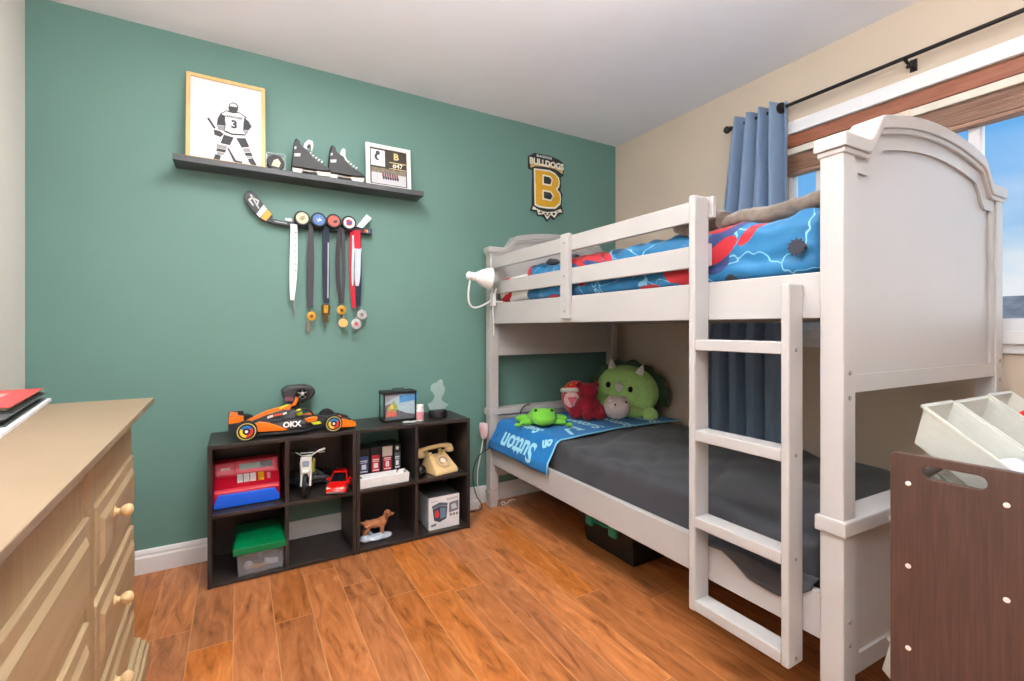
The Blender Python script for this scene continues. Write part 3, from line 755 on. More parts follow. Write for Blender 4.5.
# dark tub with teal latches under the bed
def open_box(mb, b, t, z0, z1, w=.004, mi=0):
    """tapered box without a top, double walled"""
    i = lambda r: (r[0]+w, r[1]-w, r[2]+w, r[3]-w)
    def ring(r, z): return [mb.v((r[0], r[2], z)), mb.v((r[1], r[2], z)), mb.v((r[1], r[3], z)), mb.v((r[0], r[3], z))]
    o0, o1, i1, i0 = ring(b, z0), ring(t, z1), ring(i(t), z1), ring(i(b), z0+w)
    for A, B in ((o0, o1), (o1, i1), (i1, i0)):
        for k in range(4): mb.f([A[k], A[(k+1) % 4], B[(k+1) % 4], B[k]], mi)
    mb.f(list(reversed(o0)), mi); mb.f(i0, mi)
    return mb
tubm = mat('dark_tub_plastic', (30,34,32), .5); teal = mat('teal_plastic', (40,150,122), .4)
tb_ = thing('storage_tub', 'dark storage tub with teal latches in the shadow under the lower bunk', 'tub', (1.85, 1.735, 0))
open_box(MB(), (1.56,2.16,1.57,1.90), (1.525,2.19,1.54,1.93), 0, .166).build('tub', tubm, tb_, bevel=.004)
MB().box(1.515, 2.20, 1.53, 1.94, .167, .186).build('lid', tubm, tb_, bevel=.005)
for y in (1.65, 1.815):
    MB().box(1.498, 1.522, y-.024, y+.024, .118, .190).build('latch', teal, tb_, bevel=.006)
MB().tube([(1.512,1.675,.158), (1.508,1.70,.150), (1.508,1.765,.150), (1.512,1.79,.158)], .006, 8).build('handle', teal, tb_, smooth=True)
# ================================================================== WALL SHELF AND ITS THINGS
shm = woodmat('charcoal_shelf_wood', (62,64,68), (86,88,92), 'x', 6, .5)
SZ = 1.856
shf = MB().box(-.246, .896, 2.507, YB, 1.829, SZ).build('floating_shelf', shm, None, bevel=.002, label='long charcoal floating shelf high on the green wall', cat='shelf')
oak = woodmat('light_oak', (206,160,98), (232,190,130), 'z', 6, .45)
gold_l = mat('gold_leaf', (196,176,96), .4)
LEAN = R(-4.5)
def flatpoly(mb, pts, y0, y1, mi=0): return mb.prism(pts, 'y', y0, y1, mi)
def cm_(pts): return [(a/100, b/100) for a, b in pts]
ink = mat('charcoal_ink', (70,70,72), .8, var=.12, scale=90); ink2 = mat('grey_ink', (150,150,152), .8); paper = mat('print_paper', (214,214,216), .8, var=.01)
pf = thing('picture_frame', 'oak framed black and white drawing of a hockey player standing on the shelf', 'framed picture', (-.203, 2.552, SZ), 0)
pf.rotation_euler = (LEAN, 0, 0)
FW, FH = .318, .408
MB().prism([(0,0), (FW,0), (FW,FH), (0,FH)], 'y', 0, .018, hole=[(.016,.016), (FW-.016,.016), (FW-.016,FH-.016), (.016,FH-.016)]).build('frame', oak, pf, world=False, bevel=.002)
pr = MB().box(.014, FW-.014, .008, .014, .014, FH-.014).build('print', paper, pf, world=False)
def art(name, polys, m, d):
    for p in polys:
        mb = MB(); flatpoly(mb, cm_(p), .0080-d, .0085); mb.build(name, m, pr, world=False)
head = [(16.4,27.6),(16.9,29.8),(18.3,30.8),(19.9,30.5),(20.5,29.0),(20.2,27.1),(19.4,25.8),(17.7,25.5),(16.7,26.3)]
torso = [(13.3,23.6),(15.5,25.8),(18.2,25.4),(20.8,26.1),(23.3,24.6),(22.6,22.0),(22.4,18.0),(23.4,16.2),(18.0,15.1),(14.9,16.1),(15.4,19.5),(14.9,22)]
art('figure_outline', [head, [(12.9,23.8),(15.5,26.2),(20.9,26.5),(23.8,24.9),(23.0,22.0),(22.8,18.0),(23.8,15.9),(18.0,14.7),(14.5,15.9),(15.0,19.5),(14.5,22)]], ink, .0004)
art('figure_jersey', [torso, [(16.9,28.6),(17.4,29.9),(18.5,30.3),(19.6,30.0),(20.0,28.8)]], paper, .0007)
art('figure_shading', [[(13.3,24.0),(15.2,23.4),(14.9,18.6),(11.8,18.4),(12.2,21.6)], [(22.8,24.3),(24.7,23.0),(26.0,20.6),(24.7,18.5),(22.6,18.2)],
    [(10.6,15.8),(13.0,15.6),(14.6,14.5),(13.3,12.8),(10.9,13.4)], [(14.6,14.2),(18.6,13.7),(17.0,9.6),(13.3,9.9)], [(19.6,13.6),(23.4,14.3),(25.0,10.4),(21.8,9.4)],
    [(11.8,7.1),(15.5,7.1),(15.2,5.7),(11.7,5.8)], [(22.9,7.1),(25.8,7.7),(26.3,6.1),(23.6,5.7)], [(11.3,4.2),(13.5,4.0),(12.9,1.1),(10.2,.9),(10.5,1.8)], [(24.3,4.4),(26.5,5.1),(28.1,2.0),(26.6,1.1),(25.0,2.6)],
    [(17.2,27.4),(20.1,27.7),(19.7,26.4),(17.7,26.2)], [(15.2,16.4),(18.0,15.5),(23.2,16.3),(23.1,15.6),(18.0,14.8),(14.9,15.6)]], ink, .0010)
art('figure_sock', [[(11.8,9.2),(15.8,9.0),(15.6,7.3),(11.8,7.3)], [(12.0,5.5),(15.0,5.5),(14.2,4.2),(12.0,4.2)], [(22.1,9.1),(25.0,9.8),(25.6,8.0),(22.8,7.4)], [(23.8,5.5),(26.3,5.9),(26.6,5.3),(24.1,4.8)], [(12.0,18.2),(14.9,18.4),(14.6,16),(12.2,16.2)], [(22.7,17.9),(24.6,18.3),(24.2,16.6),(23.2,16.4)]], ink2, .0006)
art('hockey_stick_drawing', [[(8.0,20.6),(8.7,21.1),(11.4,16.7),(10.7,16.2)], [(15.8,8.4),(16.8,7.8),(19.5,2.8),(22.1,2.6),(22.1,1.2),(19.8,.9),(18.4,2.4)]], ink, .0012)
text('3', .052, ink, pr, T(.188,.0070,.199) @ RX90, bold=.0022, world=False)
text('GARDNER', .0150, ink, pr, T(.187,.0070,.235) @ RX90, bold=.0004, world=False)
# slim gilt frame lying behind
MB().box(-.238, -.10, 2.60, 2.636, SZ, SZ+.030).build('wooden_box', gold_l, None, bevel=.003, label='small gilt wooden piece poking out left behind the oak picture frame', cat='box')
# puck in a clear case
acr = plasticmat('clear_acrylic', (215,225,225), .72, .1)
pc = thing('puck_case', 'black hockey puck with gold emblem in a clear case beside the skates', 'puck case', (.158, 2.55, SZ), 0); pc.rotation_euler = (LEAN, 0, 0)
mb = MB(); mb.prism([(-.042,0), (.042,0), (.042,.084), (-.042,.084)], 'y', -.016, .018, hole=[(-.039,.003), (.039,.003), (.039,.081), (-.039,.081)]); mb.box(-.04,.04,.014,.018,.002,.082)
mb.build('case', acr, pc, world=False)
MB().lathe([(.036,-.011), (.038,-.008), (.038,.010), (.036,.013)], (0,0,.042), 'y', 32).build('puck', mat('puck_rubber', (44,44,48), .6), pc, world=False, smooth=True)
MB().prism([(-.018,.022), (.014,.018), (.022,.040), (.010,.060), (-.008,.050)], 'y', -.0125, -.011).build('emblem', mat('cream_gold', (214,206,170), .6), pc, world=False)
# hockey skates
skb = mat('skate_black', (30,31,33), .5, var=.15, scale=60); skw = mat('skate_holder_white', (228,218,208), .4); lace = mat('lace_white', (226,230,222), .8); skg = mat('skate_grey_tongue', (214,216,208), .8)
def skate(loc, rz, label, k=1., flop=True):
    t = thing('ice_skate', label, 'skate', loc, rz, group='hockey skates on the shelf'); 
    def P(l): return [(a/100*k, b/100*k) for a, b in l]
    w = .031
    # boot lofted from side outline: centre plane wide, edges narrower
    out = [(0,2.9),(.0,5.5),(.5,8.5),(.6,11.5),(1.0,14.5),(1.5,16.6),(2.4,17.3),(3.4,16.6),(3.9,14.6),(5.6,13.2),(7.6,12.2),(8.6,10.4),(10.2,8.8),(12.2,7.2),(14.4,5.9),(16.6,4.9),(18.0,3.9),(18.3,2.9),(14,2.6),(9,2.7),(4,2.9)]
    mb = MB(); n = len(out); lay = []
    cx = 7.5; cz = 6.5
    for yy, s in ((-w,.93), (-w*.8,.985), (0,1.0), (w*.8,.985), (w,.93)):
        lay.append([mb.v(((cx+(a-cx)*s)/100*k, yy*k, (cz+(b-cz)*s)/100*k)) for a, b in out])
    for A, B in zip(lay, lay[1:]):
        for i in range(n): mb.f([A[i], A[(i+1) % n], B[(i+1) % n], B[i]])
    mb.f(list(reversed(lay[0]))); mb.f(lay[-1])
    mb.build('boot', skb, t, world=False, smooth=True)
    if flop: tg = [(5.2,12.4),(6.0,15.6),(7.6,17.4),(9.6,17.0),(10.0,14.4),(9.4,11.5),(8.8,12.0),(8.8,14.6),(8.2,15.4),(7.2,14.4),(7.2,12)]
    else: tg = [(6.0,12.8),(6.6,15.6),(7.8,16.6),(8.6,15.8),(8.6,12.6),(10.2,9.4),(8.6,10.0)]
    MB().prism(P(tg), 'y', -.024*k, .024*k).build('tongue', skg, t, world=False, bevel=.003)
    mb = MB()
    mb.prism(P([(.4,2.9),(5.4,2.7),(4.8,1.1),(4.6,.5),(1.0,.5),(.6,1.4)]), 'y', -.017*k, .017*k)
    mb.prism(P([(4.8,2.75),(12.0,2.6),(11.6,1.9),(8.2,1.7),(5.0,2.0)]), 'y', -.012*k, .012*k)
    mb.prism(P([(11.4,2.65),(18.2,2.9),(17.8,1.2),(17.2,.5),(12.2,.5),(11.6,1.4)]), 'y', -.017*k, .017*k)
    mb.build('blade_holder', skw, t, world=False, bevel=.002)
    MB().prism(P([(.4,.55),(.6,.0),(17.6,0),(18.4,.6),(16.5,.75),(12.5,.65),(8,.8),(4.5,.65)]), 'y', -.002, .002).build('blade', steel, t, world=False)
    mb = MB()
    for i in range(6):
        x = 7.4+1.35*i; z = 12.0-1.15*i*(1-.04*i)
        mb.tube([((x-.7)/100*k, -.026*k, (z-.9)/100*k), (x/100*k, -.022*k, (z+.05)/100*k), ((x+.25)/100*k, 0, (z+.45)/100*k), (x/100*k, .022*k, (z+.05)/100*k), ((x-.7)/100*k, .026*k, (z-.9)/100*k)], .0046*k, 6)
    mb.build('laces', lace, t, world=False, smooth=True)
    mb = MB(); mb.prism(P([(1.2,9.2),(4.2,9.8),(4.0,8.2),(1.4,7.8)]), 'y', -.0335*k, -.0262*k); mb.prism(P([(1.4,12.6),(2.4,12.8),(2.2,11.6),(1.4,11.4)]), 'y', -.0335*k, -.0262*k)
    mb.build('side_patch', mat('skate_patch', (180,180,178), .6), t, world=False)
    return t
skate((.228, 2.553, SZ), R(-6), 'left black hockey skate with floppy pale tongue on the shelf')
skate((.395, 2.553, SZ), R(-4), 'right black hockey skate nearest the white framed team photo', flop=False)
# white framed collage
wf = thing('picture_frame', 'white framed dark hockey collage with number 47 at the right end of the shelf', 'framed picture', (.592, 2.553, SZ), 0); wf.rotation_euler = (R(-5), 0, 0)
W2, H2 = .248, .242
whf = mat('white_frame', (228,228,220), .5)
MB().prism([(0,0), (W2,0), (W2,H2), (0,H2)], 'y', 0, .016, hole=[(.022,.018), (W2-.022,.018), (W2-.022,H2-.022), (.022,H2-.022)]).build('frame', whf, wf, world=False, bevel=.002)
cl = MB().box(.02, W2-.02, .006, .012, .016, H2-.02).build('collage', mat('collage_dark', (58,52,44), .6, var=.1), wf, world=False)
pw = mat('collage_ice', (222,222,226), .7); pgold = mat('collage_gold', (222,200,140), .6)
def q(x0, x1, z0, z1, m, name='photo', d=.0005): return MB().box(x0, x1, .0061-d, .0066, z0, z1).build(name, m, cl, world=False)
q(.028, .104, .122, .212, pw); q(.030, W2-.028, .024, .112, mat('collage_rink', (196,194,198), .7)); q(.030, W2-.028, .084, .112, mat('collage_bench', (128,116,102), .7, var=.3, scale=60), d=.0008)
mb = MB()
for x, z, rx, rz in ((.066,.196,.012,.010), (.064,.172,.017,.02)): mb.ell((x, .0056, z), (rx, .0006, rz), seg=14)
mb.build('player_portrait', mat('portrait_ink', (60,64,74), .7), cl, world=False)
mb = MB(); mb.ell((.070,.0053,.172), (.010,.0006,.012), seg=12); mb.ell((.078,.0053,.148), (.010,.0006,.012), seg=12)
mb.build('jersey', mat('portrait_white', (236,236,238), .7), cl, world=False)
mb = MB(); mb2 = MB(); mb3 = MB()
for i in range(7):
    x = .092+.013*i
    mb.ell((x, .0050, .078-.001*abs(i-3)), (.0058, .0006, .013), seg=10)
    mb3.ell((x+.003, .0048, .060), (.0062, .0006, .010), seg=10)
    mb2.ell((x+.001, .0047, .090-.001*abs(i-3)), (.0036, .0006, .005), seg=8)
mb.build('team', mat('team_red', (120,66,72), .7), cl, world=False); mb3.build('team_legs', mat('team_dark', (64,52,66), .7), cl, world=False); mb2.build('faces', mat('team_faces', (92,110,106), .7), cl, world=False)
text('B', .052, pgold, cl, T(.166,.0052,.186) @ RX90, bold=.0016, world=False)
q(.128, W2-.028, .150, .154, pgold, 'name_bar', .0008); q(.128, W2-.026, .116, .119, pgold, 'name_bar', .0008)
text('#47', .036, mat('collage_white', (240,232,214), .6), cl, T(.174,.0050,.1345) @ RX90, bold=.0002, world=False)

# ================================================================== MEDAL RACK (hockey stick)
SX, SZ0 = .128, 1.62
def o2(pts): return [(SX+a/100, SZ0+b/100) for a, b in pts]
stk = mat('stick_black', (48,50,56), .4); ltg = mat('pale_print', (200,204,200), .6); orange = mat('stick_orange', (226,158,58), .5)
rk = thing('medal_rack', 'short hockey stick medal rack with four pucks mounted below the shelf', 'medal rack', (.35, 2.63, 1.6))
YS = 2.605
bl_ = MB().prism(o2([(-10.5,10.0),(-10.1,12.2),(-8.9,13.7),(-7.3,14.0),(-5.5,13.0),(-1.5,7.8),(1.9,3.6),(2.2,2.2),(1.2,1.0),(-1.3,-.4),(-3.3,.6),(-7.5,5.2)]), 'y', YS, YS+.014).build('blade', stk, rk, bevel=.004)
MB().prism(o2([(-2.0,7.9),(-.5,6.1),(-3.5,1.4),(-5.0,3.0)]), 'y', YS-.001, YS+.002).build('white_band', white_pl, bl_)
MB().prism(o2([(-.5,6.1),(1.7,3.7),(-.9,.1),(-3.1,1.3)]), 'y', YS-.001, YS+.002).build('orange_band', orange, bl_)
mb = MB()
for pts in ([(-7.9,12.4),(-7.1,12.2),(-3.6,5.9),(-4.2,5.7)], [(-8.6,9.6),(-6.6,11.4),(-6.3,10.8),(-7.6,9.4),(-6.0,7.2),(-6.6,6.8)], [(-6.2,10.9),(-3.8,9.8),(-4.4,7.2),(-5.2,6.9),(-4.6,9.2),(-6.2,10.2)]): mb.prism(o2(pts), 'y', YS-.001, YS+.002)
mb.build('blade_print', ltg, bl_)
# shaft: rectangular bar running right from the heel
mb = MB(); pts = [(1.0,1.4), (2.8,1.5), (6.9,.9), (50.6,1.55), (50.6,-1.4), (10.7,-1.45), (3.7,-1.1), (-.6,-.2)]
mb.prism(o2(pts), 'y', YS-.004, YS+.020)
sf = mb.build('shaft', stk, rk, bevel=.003)
MB().prism(o2([(2.4,.7),(8.5,.2),(8.5,-.4),(3.4,0)]), 'y', YS-.0055, YS-.003).build('shaft_stripe', mat('grey_print', (150,156,156), .5), sf)
MB().prism(o2([(7.6,2.6),(10.6,2.4),(10.6,1.0),(7.6,1.3)]), 'y', YS-.006, YS+.004).build('bracket_tab', white_pl, rk, bevel=.001)
MB().prism(o2([(42.1,1.8),(47.5,9.1),(50.2,7.2),(45.3,1.4)]), 'y', YS-.012, YS-.009).build('tape_tail', mat('white_tape', (238,238,236), .8), rk)
for i, c in enumerate(((210,60,50), (225,180,80), (60,110,170))):
    a = 46.4+1.2*i
    MB().prism(o2([(a,.9),(a+.8,.9),(a+.8,-.7),(a,-.7)]), 'y', YS-.0055, YS-.003).build('end_print', mat('end_print_%d' % i, c, .5), sf)
for i, (a, b) in enumerate(((15.2,2.8), (23.0,2.9), (30.3,3.1), (38.0,3.0))):
    cx, cz = SX+a/100, SZ0+b/100
    pk = MB().lathe([(.034,.012), (.0375,.009), (.0375,-.012), (.036,-.0145)], (cx, YS-.016, cz), 'y', 36).build('puck', mat('puck_black', (34,34,36), .6), rk, smooth=True)
    colr = [(206,196,166), (80,116,172), (190,94,80), (222,222,228)][i]
    MB().lathe([(.0285,.0), (.0285,-.0015)], (cx, YS-.0303, cz), 'y', 32).build('puck_face', mat('puck_face_%d' % i, colr, .5, var=.15, scale=90), pk)
    c2 = [(150,140,112), (220,228,238), (60,60,62), (190,60,60)][i]
    shp = [[(-12,-4),(-4,10),(10,12),(13,2),(6,-10),(-6,-12)], [(-14,4),(-2,2),(4,10),(10,2),(16,-2),(4,-6),(-6,-12),(-4,-2)], [(-6,-4),(8,6),(18,4),(14,-10),(0,-12)], [(-14,-14),(-16,10),(-4,18),(14,12),(16,-8),(2,-16)]][i]
    MB().prism([(cx+x/1000, cz+z/1000) for x, z in shp], 'y', YS-.0328, YS-.0317).build('puck_emblem', mat('puck_emblem_%d' % i, c2, .5), pk)
    if i == 3:
        MB().prism([(cx+x/1000, cz+z/1000) for x, z in [(-7,-7),(-6,6),(8,5),(7,-8)]], 'y', YS-.0340, YS-.0327).build('puck_emblem', mat('puck_emblem_blue', (52,82,156), .5), pk)
# medals, each a ribbon loop and its pendant
def ribbon_pts(top, mid, bot, w0, w1, w2, n=14):
    l = []; r = []
    for i in range(n+1):
        t = i/n
        x = (1-t)**2*top[0]+2*t*(1-t)*mid+t*t*bot[0]; z = top[1]+(bot[1]-top[1])*t
        w = (w0*(1-t)+w2*t)*(1-4*t*(1-t))+w1*4*t*(1-t)
        l.append((x-w/2, z)); r.append((x+w/2, z))
    return l+list(reversed(r))
def medal(label, strands, pend, group='medals on the hockey stick rack'):
    x0 = SX+strands[0][0][0]/100
    t = thing('medal', label, 'medal', (x0, YS-.02, SZ0-.3), group=group)
    for (top, mid, bot, w0, w1, w2, m, yo) in strands:
        mb = MB(); mb.prism(o2(ribbon_pts(top, mid, bot, w0, w1, w2)), 'y', YS-.008-yo, YS-.0055-yo); mb.build('ribbon', m, t)
    # loop over the shaft
    top = strands[0][0]; w = .011
    MB().box(SX+top[0]/100-w, SX+top[0]/100+w, YS-.0085, YS+.02, SZ0+.0165, SZ0+.018).build('ribbon_loop', strands[0][6], t)
    for p in pend: p(t)
    return t
def disc(x, z, r, m, m2=None, yo=.008, rim=True):
    def go(t):
        c = (SX+x/100, YS-yo, SZ0+z/100)
        d = MB().lathe([(r*.7,.0025), (r,.0015), (r,-.0025), (r*.86,-.0035), (r*.82,-.002), (r*.5,-.0022)], c, 'y', 28).build('medallion', m, t, smooth=True)
        if m2: MB().prism([(c[0]+r*.5*math.cos(a)*(1 if k % 2 else .55), c[2]+r*.5*math.sin(a)*(1 if k % 2 else .55)) for k, a in enumerate([2*PI*k/10 for k in range(10)])], 'y', c[1]-.0040, c[1]-.0015).build('relief', m2, d)
        MB().tube([(c[0], c[1]-.0005, c[2]+r), (c[0]+.005, c[1]-.0005, c[2]+r+.006), (c[0], c[1]-.0005, c[2]+r+.012), (c[0]-.005, c[1]-.0005, c[2]+r+.006)], .0012, 6, closed=True).build('ring', m, t)
    return go
rw = mat('white_ribbon', (236,238,236), .8); rb = mat('charcoal_ribbon', (66,62,68), .7); rn = mat('navy_ribbon', (30,38,58), .7); rbr = mat('black_brown_ribbon', (54,46,50), .7); rr_ = mat('red_ribbon', (190,26,48), .7); rs = mat('silver_blue_ribbon', (196,204,214), .7)
def tail(x, z, w, h, m, yo=.007):
    def go(t): MB().prism(o2([(x-w/2, z), (x+w/2, z), (x+w*.3, z-h), (x-w*.4, z-h*.9)]), 'y', YS-yo, YS-yo+.003).build('tail', m, t)
    return go
def strip(pts, m, yo, name='print'):
    def go(t): MB().prism(o2(pts), 'y', YS-yo-.001, YS-yo+.0005).build(name, m, t)
    return go
medal('white lanyard ribbon hanging leftmost on the hockey stick rack', [((11.6,-.2), 11.7, (10.8,-38.5), 3.2, 3.6, 1.7, rw, 0)],
      [tail(11.6,-38.5,.8,8.5,steel)]+[strip([(12.2,-4-3.2*k),(12.7,-4-3.2*k),(12.7,-4.6-3.2*k),(12.2,-4.6-3.2*k)], ink, .0085) for k in range(7)])
gm_d = mat('dark_bronze_medal', (92,70,36), .4, metal=.6)
medal('charcoal ribbon medal with oval gold pendant and dangling tail, second from left', [((19.6,-.5), 19.2, (19.2,-41.8), 1.8, 3.4, 2.6, rb, 0)], [disc(19.9,-46.6,.023,brass,gm_d), tail(18.4,-49,1.8,6,mat('tail_brown', (120,104,92), .6))])
medal('navy ribbon medal with pale lettering strip and dark square pendant', [((26.8,-.3), 26.8, (27.0,-39.6), 3.2, 3.5, 2.9, rn, 0)],
      [strip([(27.6,-8),(28.3,-8),(28.0,-37),(27.4,-37)], mat('ribbon_lettering', (170,176,186), .7), .0085)]+[
       lambda t: MB().prism(o2([(24.4,-41),(25.2,-40.2),(28.2,-40.2),(29.0,-41),(28.8,-45.8),(27.8,-46),(27.8,-49.6),(25.8,-49.6),(25.8,-46),(24.6,-45.8)]), 'y', YS-.011, YS-.006).build('medallion', gm_d, t, bevel=.001),
       lambda t: MB().prism(o2([(25.6,-40.8),(27.8,-40.8),(27.6,-44.8),(25.8,-44.8)]), 'y', YS-.0125, YS-.0105).build('relief', brass, t)])
medal('black and brown ribbon medal with round gold openwork pendant', [((33.6,-.6), 31.2, (34.2,-39.4), 1.6, 2.2, 1.6, rbr, 0), ((35.0,-.6), 36.4, (34.9,-39.4), 1.6, 1.6, 1.5, rb, .003)], [disc(34.6,-43.2,.0235,brass,gm_d)])
tanm = mat('tan_medal', (214,176,108), .5)
medal('plain tan round medal hanging below the gold openwork one', [((34.4,-44.5), 34.5, (35.0,-47.5), 1.0, 1.0, 1.0, rbr, 0)], [disc(35.3,-49.9,.0235,tanm,yo=.012)])
medal('red ribbon medal with silver and red round pendant hanging lowest', [((40.6,-.4), 38.6, (41.1,-41.8), 3.4, 2.2, 2.2, rr_, 0), ((41.0,-3.0), 40.0, (40.2,-30), 2.2, 1.2, .6, rs, .002)], [disc(42.0,-50.4,.027,silver,mat('medal_red', (190,70,76), .5), yo=.013)])
medal('silver blue ribbon medal with silver round pendant, rightmost on the rack', [((42.8,-.2), 43.4, (42.9,-41.0), 3.4, 3.4, 2.0, rn, .004), ((42.9,-9.5), 42.8, (42.4,-30), 3.8, 3.0, 1.6, rs, .006), ((42.4,-.2), 42.4, (42.6,-10.0), 3.8, 3.4, 3.0, rr_, .007)], [disc(45.0,-45.4,.0255,silver,mat('medal_grey', (120,120,122), .5), yo=.009)])

# ================================================================== TEAM CREST on the wall
LX, LZ = 1.675, 1.84
def o3(p): return [(LX+a/100, LZ+b/100) for a, b in p]
crest = thing('wall_crest', 'gold letter B team crest sign on the green wall above the bunk', 'wall sign', (1.81, 2.635, 1.84))
ck = mat('crest_black', (44,46,48), .6); cw = mat('crest_cream', (232,226,206), .6); cg = mat('crest_gold', (216,164,42), .5); ctan = mat('crest_tan', (196,168,116), .6)
MB().prism(o3([(-1.1,39.6),(3.5,42.4),(15.9,42.7),(23.6,41.4),(28.0,39.4),(27.4,31.0),(25.0,29.3),(25.6,23.4),(24.9,20.5),(26.6,18.0),(25.9,10.7),(27.4,5.0),(23.5,4.0),(19.9,-.3),(16.6,1.4),(13.7,-2.0),(10.9,1.2),(6.2,.6),(5.1,3.6),(.5,3.7),(1.8,7.6),(2.3,31.0),(-1.0,31.3)]), 'y', 2.628, YB-.0005).build('backing', ck, crest)
Bo = [(2.9,31.9),(15.5,32.8),(20.0,31.6),(23.4,28.9),(24.2,25.6),(23.6,22.6),(22.0,20.6),(24.6,18.4),(25.3,14.5),(24.6,10.6),(20.3,7.0),(14,6.4),(7,6.4),(3.5,7.4)]
Bi = [(3.9,30.9),(15.4,31.6),(19.6,30.4),(22.4,28.2),(23.1,25.4),(22.4,22.6),(20.4,20.5),(23.4,18.0),(24.2,14.5),(23.4,11.4),(19.7,8.2),(14,7.5),(7,7.6),(4.5,8.3)]
MB().prism(o3(Bo), 'y', 2.6255, 2.6285).build('letter_border', cw, crest)
MB().prism(o3(Bi), 'y', 2.6235, 2.626).build('letter', cg, crest)
for o_, i_ in (([(9.6,28.9),(16.0,28.8),(18.0,26.4),(16.6,22.0),(9.6,22.0)], [(10.6,27.8),(15.3,27.7),(16.9,26.0),(15.9,23.0),(10.6,23.0)]), ([(9.6,18.6),(16.6,18.5),(19.0,15.5),(16.6,11.6),(9.6,12.0)], [(10.6,17.5),(15.9,17.4),(17.8,15.4),(15.9,12.7),(10.6,13.0)])):
    MB().prism(o3(o_), 'y', 2.622, 2.624).build('counter_border', cw, crest)
    MB().prism(o3(i_), 'y', 2.6205, 2.6225).build('counter', ck, crest)
MB().prism(o3([(0,35.2),(0.4,31.9),(4,33.6),(9.4,34.4),(19.2,34.4),(23,33.6),(26.4,31.9),(26.9,35.4),(19,36.2),(8,36.2)]), 'y', 2.6265, 2.6283).build('banner', ctan, crest)
text('BULLDOGS', .056, cw, crest, T(LX+.1345, 2.6262, LZ+.366) @ RX90, extrude=.0012, bold=.002)
text('BLACKFALDS', .021, ltg, crest, T(LX+.113, 2.6266, LZ+.409) @ RX90, extrude=.0008, bold=.0006)
mb = MB()
mb.prism(o3([(2.5,6.6),(5.1,5.3),(9.4,4.2),(13.7,4.0),(19.2,5.0),(24.8,7.6),(26.4,5.4),(22.7,4.9),(19.8,.9),(16.5,2.6),(13.7,-.9),(11.1,2.4),(6.5,1.6),(5.6,4.4),(1.6,4.5)]), 'y', 2.626, 2.6285)
mb.build('spiked_collar', cw, crest)
mb = MB()
mb.prism(o3([(4.6,5.0),(9.4,3.6),(13.7,3.3),(19.2,4.3),(23.4,6.4),(21.6,4.7),(19.4,2.4),(16.6,3.4),(13.7,.9),(11.0,3.2),(7.0,2.6),(6.2,4.6)]), 'y', 2.6245, 2.6265)
mb.build('collar_band', ck, crest)
mb = MB()
for a, b in ((7.2,4.0), (10.4,3.2), (13.7,2.6), (17.2,3.3), (20.4,4.4)): mb.ell((LX+a/100, 2.6245, LZ+b/100), (.0085,.0015,.0075), seg=12)
mb.build('collar_studs', cw, crest)
# ================================================================== CUBE SHELVES
esp = woodmat('espresso_laminate', (38,32,30), (52,45,42), 'z', 5, .38)
OY0, OY1 = 2.33, 2.622; OH = .60; PTK = .016; MZ = .299
def cube_unit(x0, label, backs):
    x1 = x0+.602
    t = thing('cube_shelf', label, 'shelf', ((x0+x1)/2, (OY0+OY1)/2, 0), group='low black cube shelves')
    xm = (x0+x1)/2
    B = lambda n, *a: MB().box(*a).build(n, esp, t, bevel=.0012)
    B('side_panel', x0, x0+PTK, OY0, OY1, 0, OH-PTK); B('side_panel', x1-PTK, x1, OY0, OY1, 0, OH-PTK)
    B('top_panel', x0, x1, OY0, OY1, OH-PTK, OH); B('bottom_panel', x0+PTK, x1-PTK, OY0, OY1, .003, .003+PTK)
    B('middle_shelf', x0+PTK, x1-PTK, OY0+.001, OY1, MZ-PTK/2, MZ+PTK/2)
    for z0, z1 in ((.003+PTK, MZ-PTK/2), (MZ+PTK/2, OH-PTK)): B('divider', xm-PTK/2, xm+PTK/2, OY0+.001, OY1, z0, z1)
    for c, r in backs:
        xa, xb = (x0+PTK, xm-PTK/2) if c == 0 else (xm+PTK/2, x1-PTK); za, zb = (.003+PTK, MZ-PTK/2) if r == 0 else (MZ+PTK/2, OH-PTK)
        B('back_panel', xa, xb, OY1-.008, OY1-.003, za, zb)
    return t
cube_unit(-.110, 'left black cube shelf with the toy cash register and race car', ((0,0),(0,1),(1,1)))
cube_unit(.494, 'right black cube shelf with the telephone, next to the bed', ((0,0),(1,0),(1,1)))
ZM = MZ+PTK/2; ZB = .019; ZT = OH
# --- toy cash register
crr = mat('toy_red', (200,18,44), .35); crb = mat('toy_blue', (16,92,214), .35); crp = mat('toy_light_red', (222,62,78), .35)
cr = thing('toy_cash_register', 'red and blue toy cash register in the upper left cubby', 'toy cash register', (.038, 2.47, ZM))
x0, x1 = -.0925, .168
prof = [(2.402,.0), (2.60,.0), (2.60,.158), (2.555,.176), (2.515,.172), (2.49,.112), (2.415,.078), (2.402,.066)]
pz = [(y, ZM+z) for y, z in prof]
MB().prism(pz, 'x', x0, x1).build('housing', crr, cr, bevel=.006)
dr = [(x0+.004,.004), (x1-.004,.004), (x1-.004,.030), (x1-.022,.060), (x0+.018,.060), (x0+.004,.026)]
MB().prism([(x, ZM+z) for x, z in dr], 'y', 2.386, 2.404).build('cash_drawer', crb, cr, bevel=.003)
